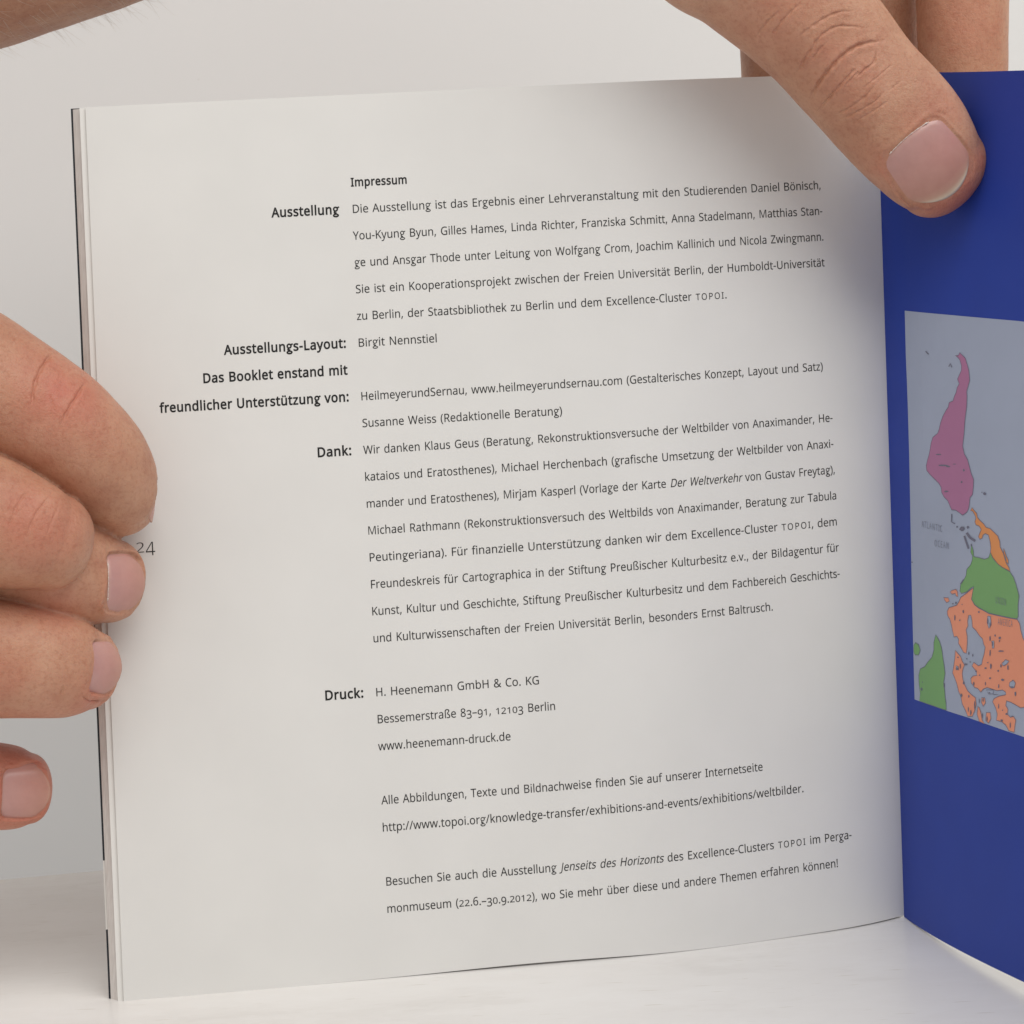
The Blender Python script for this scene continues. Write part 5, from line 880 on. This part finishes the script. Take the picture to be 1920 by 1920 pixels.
        if Wd > 0.0105:                              # dry pale cuticle along the root
            CV = []; CF = []; m_ = 40
            for i in range(m_):
                v = -0.86 + 1.66 * i / (m_ - 1)
                ll = -Ln / 2 * 0.985 + Ln * 0.06 * v * v; ww = v * float(halfw(np.array(-0.97)))
                c_ = o + el * ll + ew * ww + en * (float(plate(ll, ww)) + 0.00016)
                rr = 0.00007 * (0.7 + 0.5 * math.sin(i * 1.7) * math.sin(i * 0.6)) + (0.0001 if i in (2, m_ - 4, m_ - 3) else 0)
                for a in range(5): CV.append((c_ + el * rr * 1.3 * math.cos(a * 1.2566) + en * rr * math.sin(a * 1.2566)).tolist())
            for i in range(m_ - 1):
                for a in range(5):
                    q1 = i * 5 + a; q2 = i * 5 + (a + 1) % 5; CF.append((q1, q2, q2 + 5, q1 + 5))
            nails.append(link('cuticle', mesh_from('cuticle', CV, CF), [M_DEADSKIN]))
    me.vertices.foreach_set('co', P.ravel()); me.update()
    fl = np.zeros(n)
    for x, y, z_, r, s in spec['flush']:
        d2 = ((P - np.array([x, y, z_])) ** 2).sum(1); fl = np.maximum(fl, s * np.exp(-d2 / (r * r)))
    at = me.attributes.new('flush', 'FLOAT', 'POINT'); at.data.foreach_set('value', fl)
    me.polygons.foreach_set('use_smooth', [True] * len(me.polygons))
    body = link('skin', me, [M_SKIN]); adopt(body, root)
    for no in nails: adopt(no, root)
    print('HAND', label, n)
    return root, body, P, me

LEFT = dict(  # ring, nail and crease positions: image pixels at guessed depths, baked to world
  lofts=[
    ('f', 0.00509, [
       [-0.12251, 0.38284, 0.13234, 0.01131, 0.0115, 0.225, -0.781, 0.583],
       [-0.10404, 0.38442, 0.12042, 0.01295, 0.0115, 0.272, -0.772, 0.574],
       [-0.09232, 0.38666, 0.11389, 0.01213, 0.0112, 0.33, -0.744, 0.581],
       [-0.08205, 0.38788, 0.10734, 0.01053, 0.0104, 0.434, -0.73, 0.529],
       [-0.07691, 0.38841, 0.1034, 0.00972, 0.01, 0.585, -0.667, 0.462],
       [-0.0722, 0.38975, 0.0978, 0.00903, 0.0093, 0.805, -0.49, 0.334],
       [-0.06993, 0.39213, 0.09244, 0.0076, 0.0083, 0.91, -0.386, 0.149],
       [-0.07006, 0.39427, 0.08936, 0.00642, 0.0073, 0.934, -0.345, 0.092],
    ]),
    ('f', 0.00713, [
       [-0.12363, 0.37695, 0.10021, 0.01098, 0.0115, 0.116, -0.907, 0.405],
       [-0.1047, 0.37816, 0.09359, 0.01122, 0.011, 0.116, -0.907, 0.405],
       [-0.09243, 0.37878, 0.09038, 0.01152, 0.011, 0.115, -0.926, 0.361],
       [-0.08375, 0.37937, 0.0869, 0.01, 0.0104, 0.164, -0.937, 0.309],
       [-0.07952, 0.38114, 0.08487, 0.00841, 0.0095, 0.212, -0.929, 0.304],
    ]),
    ('f', 0.00596, [
       [-0.08729, 0.38599, 0.08333, 0.00908, 0.0095, 0.305, -0.932, 0.196],
       [-0.08029, 0.38856, 0.07958, 0.00924, 0.009, 0.409, -0.893, 0.187],
       [-0.07583, 0.39082, 0.07739, 0.00892, 0.0085, 0.505, -0.849, 0.156],
       [-0.0722, 0.39366, 0.0759, 0.00757, 0.0075, 0.601, -0.791, 0.113],
    ]),
    ('f', 0.00451, [
       [-0.12585, 0.37548, 0.07135, 0.0104, 0.011, 0.105, -0.972, 0.212],
       [-0.10239, 0.378, 0.06719, 0.01094, 0.0108, 0.105, -0.972, 0.212],
       [-0.08947, 0.38076, 0.06504, 0.0102, 0.0104, 0.105, -0.972, 0.212],
       [-0.0819, 0.38356, 0.06315, 0.00935, 0.0097, 0.204, -0.966, 0.156],
       [-0.0792, 0.38644, 0.06198, 0.00868, 0.009, 0.406, -0.91, 0.088],
       [-0.0771, 0.38933, 0.06093, 0.00724, 0.008, 0.599, -0.798, 0.063],
    ]),
    ('f', 0.00362, [
       [-0.1287, 0.37779, 0.04874, 0.00871, 0.009, 0.094, -0.995, 0.014],
       [-0.106, 0.38422, 0.04357, 0.00803, 0.0085, 0.1, -0.988, 0.114],
       [-0.09513, 0.38894, 0.04094, 0.00775, 0.008, 0.1, -0.988, 0.114],
       [-0.09088, 0.39083, 0.03994, 0.00732, 0.0075, 0.2, -0.974, 0.107],
       [-0.08864, 0.39179, 0.03949, 0.00629, 0.007, 0.301, -0.949, 0.098],
    ]),
    ('f', 0.008, [
       [-0.13957, 0.40889, 0.08107, 0.01324, 0.013, 0.0, 0.993, -0.12],
       [-0.11031, 0.41412, 0.08273, 0.01142, 0.011, 0.0, 0.993, -0.12],
       [-0.09097, 0.4166, 0.08235, 0.01049, 0.0095, 0.0, 0.993, -0.12],
       [-0.081, 0.41653, 0.08182, 0.00949, 0.0085, 0.0, 0.993, -0.12],
    ]),
    ('p', 0.00557, [
       [-0.1312, 0.38847, 0.13729, 0.01192, 0.011, 0.0, -0.993, 0.12],
       [-0.13681, 0.38953, 0.12104, 0.01755, 0.014, 0.0, -0.993, 0.12],
       [-0.14181, 0.38823, 0.09352, 0.02136, 0.016, 0.0, -0.993, 0.12],
       [-0.14406, 0.38687, 0.06557, 0.02053, 0.015, 0.0, -0.993, 0.12],
       [-0.14315, 0.38625, 0.04369, 0.01595, 0.012, 0.0, -0.993, 0.12],
    ]),
    ('p', 0.00557, [
       [-0.14104, 0.38789, 0.09071, 0.039, 0.015, 0.0, -0.993, 0.12],
       [-0.16548, 0.39278, 0.08954, 0.0395, 0.017, 0.0, -0.993, 0.12],
       [-0.19156, 0.39746, 0.08651, 0.03143, 0.019, 0.0, -0.993, 0.12],
       [-0.23477, 0.39682, 0.08126, 0.03238, 0.022, 0.0, -0.993, 0.12],
    ]),
  ],
  nails=[
    [-0.06498, 0.39583, 0.08976, 0.998, 0.057, 0.025, -0.305, -0.013, -0.952, 0.0086, 0.01, 0.7, 0.35],
    [-0.06776, 0.38817, 0.0763, 0.849, -0.51, 0.137, 0.548, 0.817, -0.179, 0.01, 0.011, 0.8, 0.4],
    [-0.07343, 0.38441, 0.06186, 0.846, -0.529, 0.068, 0.541, 0.804, -0.247, 0.009, 0.010199999999999999, 0.7, 0.4],
    [-0.0875, 0.38381, 0.04016, 0.25, -0.965, 0.082, 0.954, 0.268, -0.135, 0.0092, 0.010199999999999999, 0.9, 0.7],
  ],
  creases=[
    [[[-0.07708, 0.38008, 0.11779], [-0.0779, 0.37986, 0.11604], [-0.07895, 0.37955, 0.11341], [-0.07954, 0.37923, 0.11075], [-0.07978, 0.3789, 0.10807]], 0.0004, 0.0003],
    [[[-0.07177, 0.37942, 0.11239], [-0.07281, 0.37913, 0.10993], [-0.07422, 0.37881, 0.10732], [-0.07534, 0.37853, 0.10496]], 0.00035999999999999997, 0.00025],
    [[[-0.07269, 0.3798, 0.11549], [-0.07226, 0.37954, 0.11331]], 0.00025, 0.00014000000000000001],
    [[[-0.07545, 0.37969, 0.11456], [-0.07593, 0.37942, 0.11235]], 0.00022, 5.9999999999999995e-05],
    [[[-0.07686, 0.37915, 0.11015], [-0.07654, 0.37888, 0.10789], [-0.07586, 0.37877, 0.10696]], 0.00022, 5.9999999999999995e-05],
    [[[-0.08395, 0.37847, 0.1212], [-0.08247, 0.37838, 0.12041]], 0.0003, 0.0001],
    [[[-0.08054, 0.37029, 0.09515], [-0.0822, 0.36997, 0.09242], [-0.08386, 0.36945, 0.08811]], 0.0003, 0.00013000000000000002],
    [[[-0.07733, 0.37015, 0.09392], [-0.07927, 0.36979, 0.09094], [-0.0807, 0.36937, 0.0875]], 0.0003, 0.00014000000000000001],
    [[[-0.07584, 0.37097, 0.0924], [-0.07709, 0.37055, 0.08894], [-0.07772, 0.37034, 0.08721]], 0.00025, 8e-05],
    [[[-0.08228, 0.37018, 0.09419], [-0.08387, 0.36982, 0.09119]], 0.00025, 8e-05],
    [[[-0.07774, 0.37821, 0.06059], [-0.07829, 0.378, 0.0588]], 0.0003, 0.00014000000000000001],
    [[[-0.07531, 0.37993, 0.05815], [-0.07445, 0.3798, 0.05701], [-0.07281, 0.37975, 0.05664]], 0.0004, 0.0003],
    [[[-0.07163, 0.38033, 0.06142], [-0.07265, 0.38012, 0.05965]], 0.0002, 5e-05],
    [[[-0.08914, 0.38537, 0.04474], [-0.08743, 0.38542, 0.04521], [-0.08538, 0.38539, 0.04491]], 0.0004, 0.00025],
    [[[-0.09144, 0.38443, 0.03696], [-0.08981, 0.38431, 0.03594], [-0.08748, 0.38428, 0.03572]], 0.0004, 0.0003],
  ],
  flush=[
    [-0.07553, 0.38014, 0.11001, 0.009, 0.9],
    [-0.07927, 0.36957, 0.08918, 0.009, 0.65],
    [-0.07555, 0.38182, 0.05712, 0.006, 0.7],
    [-0.08742, 0.37032, 0.06197, 0.008, 0.4],
    [-0.08811, 0.38687, 0.04048, 0.02, 0.9],
    [-0.06756, 0.38585, 0.07382, 0.005, 0.5],
    [-0.07961, 0.38077, 0.07344, 0.006, 0.5],
  ],
)
RIGHT = dict(  # positions and widths unprojected offline from image pixels with an assumed depth
  lofts=[
    ('f', 0.00622, [
       [0.0229, 0.42122, 0.21679, 0.01943, 0.015, -0.089, -0.943, 0.321],
       [0.03339, 0.41609, 0.19928, 0.01784, 0.0135, -0.043, -0.961, 0.272],
       [0.04276, 0.41439, 0.18517, 0.01562, 0.0125, 0.005, -0.976, 0.219],
       [0.04935, 0.41455, 0.17812, 0.01295, 0.0118, 0.005, -0.976, 0.219],
       [0.05977, 0.41375, 0.16733, 0.01171, 0.011, 0.056, -0.975, 0.216],
       [0.06753, 0.41355, 0.15736, 0.01106, 0.0103, 0.056, -0.975, 0.216],
       [0.0749, 0.41247, 0.14837, 0.01096, 0.0095, 0.056, -0.975, 0.216],
       [0.07925, 0.41177, 0.14254, 0.01009, 0.0087, 0.056, -0.975, 0.216],
       [0.08182, 0.41243, 0.13973, 0.00905, 0.0078, 0.058, -0.962, 0.265],
    ]),
    ('f', 0.00717, [
       [0.092, 0.44778, 0.23655, 0.01183, 0.012, 0.0, 0.993, -0.12],
       [0.0931, 0.44383, 0.20376, 0.00977, 0.0105, 0.0, 0.993, -0.12],
       [0.09228, 0.44034, 0.18322, 0.00903, 0.0095, 0.0, 0.993, -0.12],
       [0.09159, 0.43838, 0.16693, 0.00862, 0.009, 0.0, 0.993, -0.12],
       [0.09134, 0.43869, 0.15278, 0.00825, 0.0085, 0.0, 0.993, -0.12],
       [0.0912, 0.43947, 0.14261, 0.00777, 0.008, 0.0, 0.993, -0.12],
    ]),
    ('f', 0.00733, [
       [0.07679, 0.46137, 0.24067, 0.01218, 0.012, 0.0, 0.993, -0.12],
       [0.07869, 0.45935, 0.20722, 0.01011, 0.0105, 0.0, 0.993, -0.12],
       [0.07796, 0.4568, 0.18609, 0.00958, 0.0095, 0.0, 0.993, -0.12],
       [0.07725, 0.45477, 0.1692, 0.00915, 0.009, 0.0, 0.993, -0.12],
       [0.07609, 0.45222, 0.1481, 0.00851, 0.0085, 0.0, 0.993, -0.12],
    ]),
    ('f', 0.00733, [
       [0.05893, 0.46252, 0.24189, 0.01221, 0.012, 0.0, 0.993, -0.12],
       [0.05971, 0.45742, 0.20788, 0.01007, 0.0105, 0.0, 0.993, -0.12],
       [0.05928, 0.45386, 0.18671, 0.0093, 0.0095, 0.0, 0.993, -0.12],
       [0.05899, 0.45183, 0.16991, 0.00888, 0.009, 0.0, 0.993, -0.12],
       [0.05829, 0.44981, 0.15313, 0.00825, 0.0085, 0.0, 0.993, -0.12],
    ]),
    ('f', 0.00629, [
       [0.04197, 0.46263, 0.24281, 0.01062, 0.011, 0.0, 0.993, -0.12],
       [0.04812, 0.45979, 0.21925, 0.00871, 0.0095, 0.0, 0.993, -0.12],
       [0.05298, 0.4576, 0.20104, 0.00807, 0.0085, 0.0, 0.993, -0.12],
       [0.05606, 0.45618, 0.18926, 0.00765, 0.008, 0.0, 0.993, -0.12],
    ]),
    ('p', 0.01126, [
       [0.03028, 0.43867, 0.2278, 0.03029, 0.017, 0.0, -0.993, 0.12],
       [0.04759, 0.44208, 0.22273, 0.03465, 0.018, 0.0, -0.993, 0.12],
       [0.06835, 0.44559, 0.21839, 0.03394, 0.018, 0.0, -0.993, 0.12],
       [0.08873, 0.44971, 0.21916, 0.0301, 0.016, 0.0, -0.993, 0.12],
       [0.10523, 0.4532, 0.22307, 0.02613, 0.014, 0.0, -0.993, 0.12],
    ]),
    ('p', 0.012, [
       [0.0528, 0.44004, 0.23084, 0.03036, 0.017, 0.0, -0.993, 0.12],
       [0.02747, 0.43917, 0.23197, 0.0313, 0.018, 0.0, -0.993, 0.12],
       [0.00723, 0.43912, 0.23156, 0.02928, 0.02, 0.0, -0.993, 0.12],
       [-0.02846, 0.43844, 0.22595, 0.03029, 0.024, 0.0, -0.993, 0.12],
       [-0.06439, 0.43725, 0.21605, 0.03281, 0.028, 0.0, -0.993, 0.12],
       [-0.08997, 0.43658, 0.2105, 0.03483, 0.031, 0.0, -0.993, 0.12],
       [-0.12058, 0.43596, 0.20532, 0.03735, 0.034, 0.0, -0.993, 0.12],
       [-0.16646, 0.4351, 0.19826, 0.04038, 0.037, 0.0, -0.993, 0.12],
       [-0.22551, 0.42984, 0.18798, 0.043, 0.04, 0.0, -0.993, 0.12],
    ]),
  ],
  nails=[
    [0.07831, 0.40009, 0.14179, 0.066, -0.97, 0.234, 0.566, -0.039, -0.823, 0.013800000000000002, 0.0146, 1.0, 0.9],
  ],
  creases=[
    [[[0.05735, 0.4021, 0.1543], [0.05862, 0.40241, 0.15686], [0.06064, 0.40269, 0.15919], [0.06322, 0.40296, 0.1614], [0.06614, 0.40314, 0.16293], [0.07053, 0.40323, 0.16363]], 0.00041999999999999996, 0.00041999999999999996],
    [[[0.05977, 0.40203, 0.1537], [0.06177, 0.40227, 0.15565], [0.06437, 0.40257, 0.15814], [0.06516, 0.40264, 0.15876]], 0.0003, 0.00022],
    [[[0.06516, 0.40245, 0.15716], [0.06665, 0.40261, 0.15849], [0.06843, 0.40277, 0.1598], [0.06911, 0.40302, 0.16192]], 0.00028000000000000003, 0.0002],
    [[[0.06301, 0.40229, 0.15587], [0.06491, 0.40251, 0.15764], [0.0657, 0.40259, 0.15835]], 0.00025, 0.00015],
    [[[0.05731, 0.40307, 0.16228], [0.05825, 0.40325, 0.16382], [0.05993, 0.40342, 0.16523], [0.06263, 0.40354, 0.16621], [0.06734, 0.40349, 0.16577]], 0.0003, 0.0002],
    [[[0.05751, 0.40287, 0.16067], [0.05863, 0.40306, 0.16221], [0.06012, 0.40322, 0.16353]], 0.00025, 0.00015],
    [[[0.06116, 0.40176, 0.15146], [0.06376, 0.40186, 0.15226], [0.06669, 0.40207, 0.15398], [0.0684, 0.40228, 0.15577]], 0.00028000000000000003, 0.00015],
    [[[0.06207, 0.40167, 0.15066], [0.06513, 0.40176, 0.15144], [0.06853, 0.40196, 0.15313], [0.07004, 0.40216, 0.15474]], 0.00025, 0.00011999999999999999],
    [[[0.06409, 0.40154, 0.14962], [0.06748, 0.40172, 0.15112], [0.07109, 0.40197, 0.15318]], 0.00025, 0.0001],
    [[[0.06649, 0.40225, 0.15549], [0.06924, 0.40248, 0.15741], [0.07171, 0.40271, 0.15934]], 0.00022, 0.0001],
    [[[0.07079, 0.40215, 0.1547], [0.07246, 0.40229, 0.15583], [0.07316, 0.40236, 0.15645]], 0.00022, 8e-05],
    [[[0.04776, 0.40347, 0.16561], [0.04996, 0.40374, 0.16784], [0.05212, 0.40393, 0.16941]], 0.0003, 0.00016],
    [[[0.05039, 0.40344, 0.16537], [0.05281, 0.40376, 0.16806], [0.05578, 0.40406, 0.17053]], 0.0003, 0.00017999999999999998],
    [[[0.05498, 0.40334, 0.16456], [0.05744, 0.40355, 0.16631], [0.06133, 0.4038, 0.16835], [0.06514, 0.40386, 0.16889]], 0.0003, 0.00014000000000000001],
    [[[0.05693, 0.40346, 0.16558], [0.05987, 0.40369, 0.16749], [0.06326, 0.40388, 0.169]], 0.00025, 0.0001],
    [[[0.05857, 0.40187, 0.15235], [0.05977, 0.40203, 0.1537], [0.06116, 0.40217, 0.15484]], 0.00025, 0.00011999999999999999],
    [[[0.05515, 0.40268, 0.15911], [0.05641, 0.40296, 0.16139], [0.05772, 0.40314, 0.16291]], 0.0003, 0.0002],
  ],
  flush=[
    [0.07526, 0.40491, 0.14835, 0.0035, 0.45],
    [0.0601, 0.4035, 0.1617, 0.005, 0.4],
    [0.08625, 0.40731, 0.13486, 0.0075, 1.0],
    [0.08169, 0.40704, 0.13262, 0.006, 0.95],
    [0.08811, 0.40802, 0.14069, 0.004, 0.8],
    [0.06952, 0.40488, 0.13969, 0.006, 0.5],
    [0.06466, 0.40313, 0.15863, 0.008, 0.35],
    [0.05188, 0.40344, 0.16956, 0.01, 0.3],
    [0.08095, 0.40527, 0.15136, 0.005, 0.35],
    [0.09086, 0.42742, 0.16794, 0.009, 0.4],
  ],
)
hand_l, skin_l, _, _ = build_hand(LEFT, 0.00030, (-0.16, 0.39, 0.08), 'hand reaching in from the left, fingers curled over the fore-edge of the white page')
hand_r, skin_r, PR, MR = build_hand(RIGHT, 0.00032, (0.06, 0.42, 0.22), 'hand gripping the booklet from above, thumb with broad nail pressed on the blue page')

# fine fair hair along the under side of the forearm
rng = np.random.RandomState(3)
NR = np.zeros(len(MR.vertices) * 3); MR.vertices.foreach_get('normal', NR); NR = NR.reshape(-1, 3)
cand = np.where((PR[:, 0] < -0.015) & (PR[:, 0] > -0.115) & (NR[:, 2] < -0.72))[0]
hv, hf = [], []
for i in rng.choice(cand, 420, replace=False):
    p = PR[i]; d = NR[i] * 0.55 + np.array([0.75 + 0.3 * rng.randn(), 0.25 * rng.randn(), -0.25 + 0.2 * rng.randn()]); d /= np.linalg.norm(d)
    bend = np.array([0.5, 0.0, -0.25]) + rng.randn(3) * 0.35
    ln_ = 0.0015 + 0.0028 * rng.rand(); rad = 0.000026
    side = np.cross(d, [0.1, 1, 0.2]); side /= np.linalg.norm(side); s2 = np.cross(d, side)
    b = len(hv)
    for k in range(5):
        t = k / 4; c = p + d * ln_ * t + bend * ln_ * 0.35 * t * t; rr = rad * (1 - 0.7 * t)
        for a in range(3): hv.append((c + side * rr * math.cos(a * 2.094) + s2 * rr * math.sin(a * 2.094)).tolist())
    for k in range(4):
        for a in range(3):
            q = b + k * 3 + a; q2 = b + k * 3 + (a + 1) % 3; hf.append((q, q2, q2 + 3, q + 3))
hair = link('arm_hair', mesh_from('arm_hair', hv, hf), [M_HAIR]); adopt(hair, hand_r)
hair['kind'] = 'stuff'
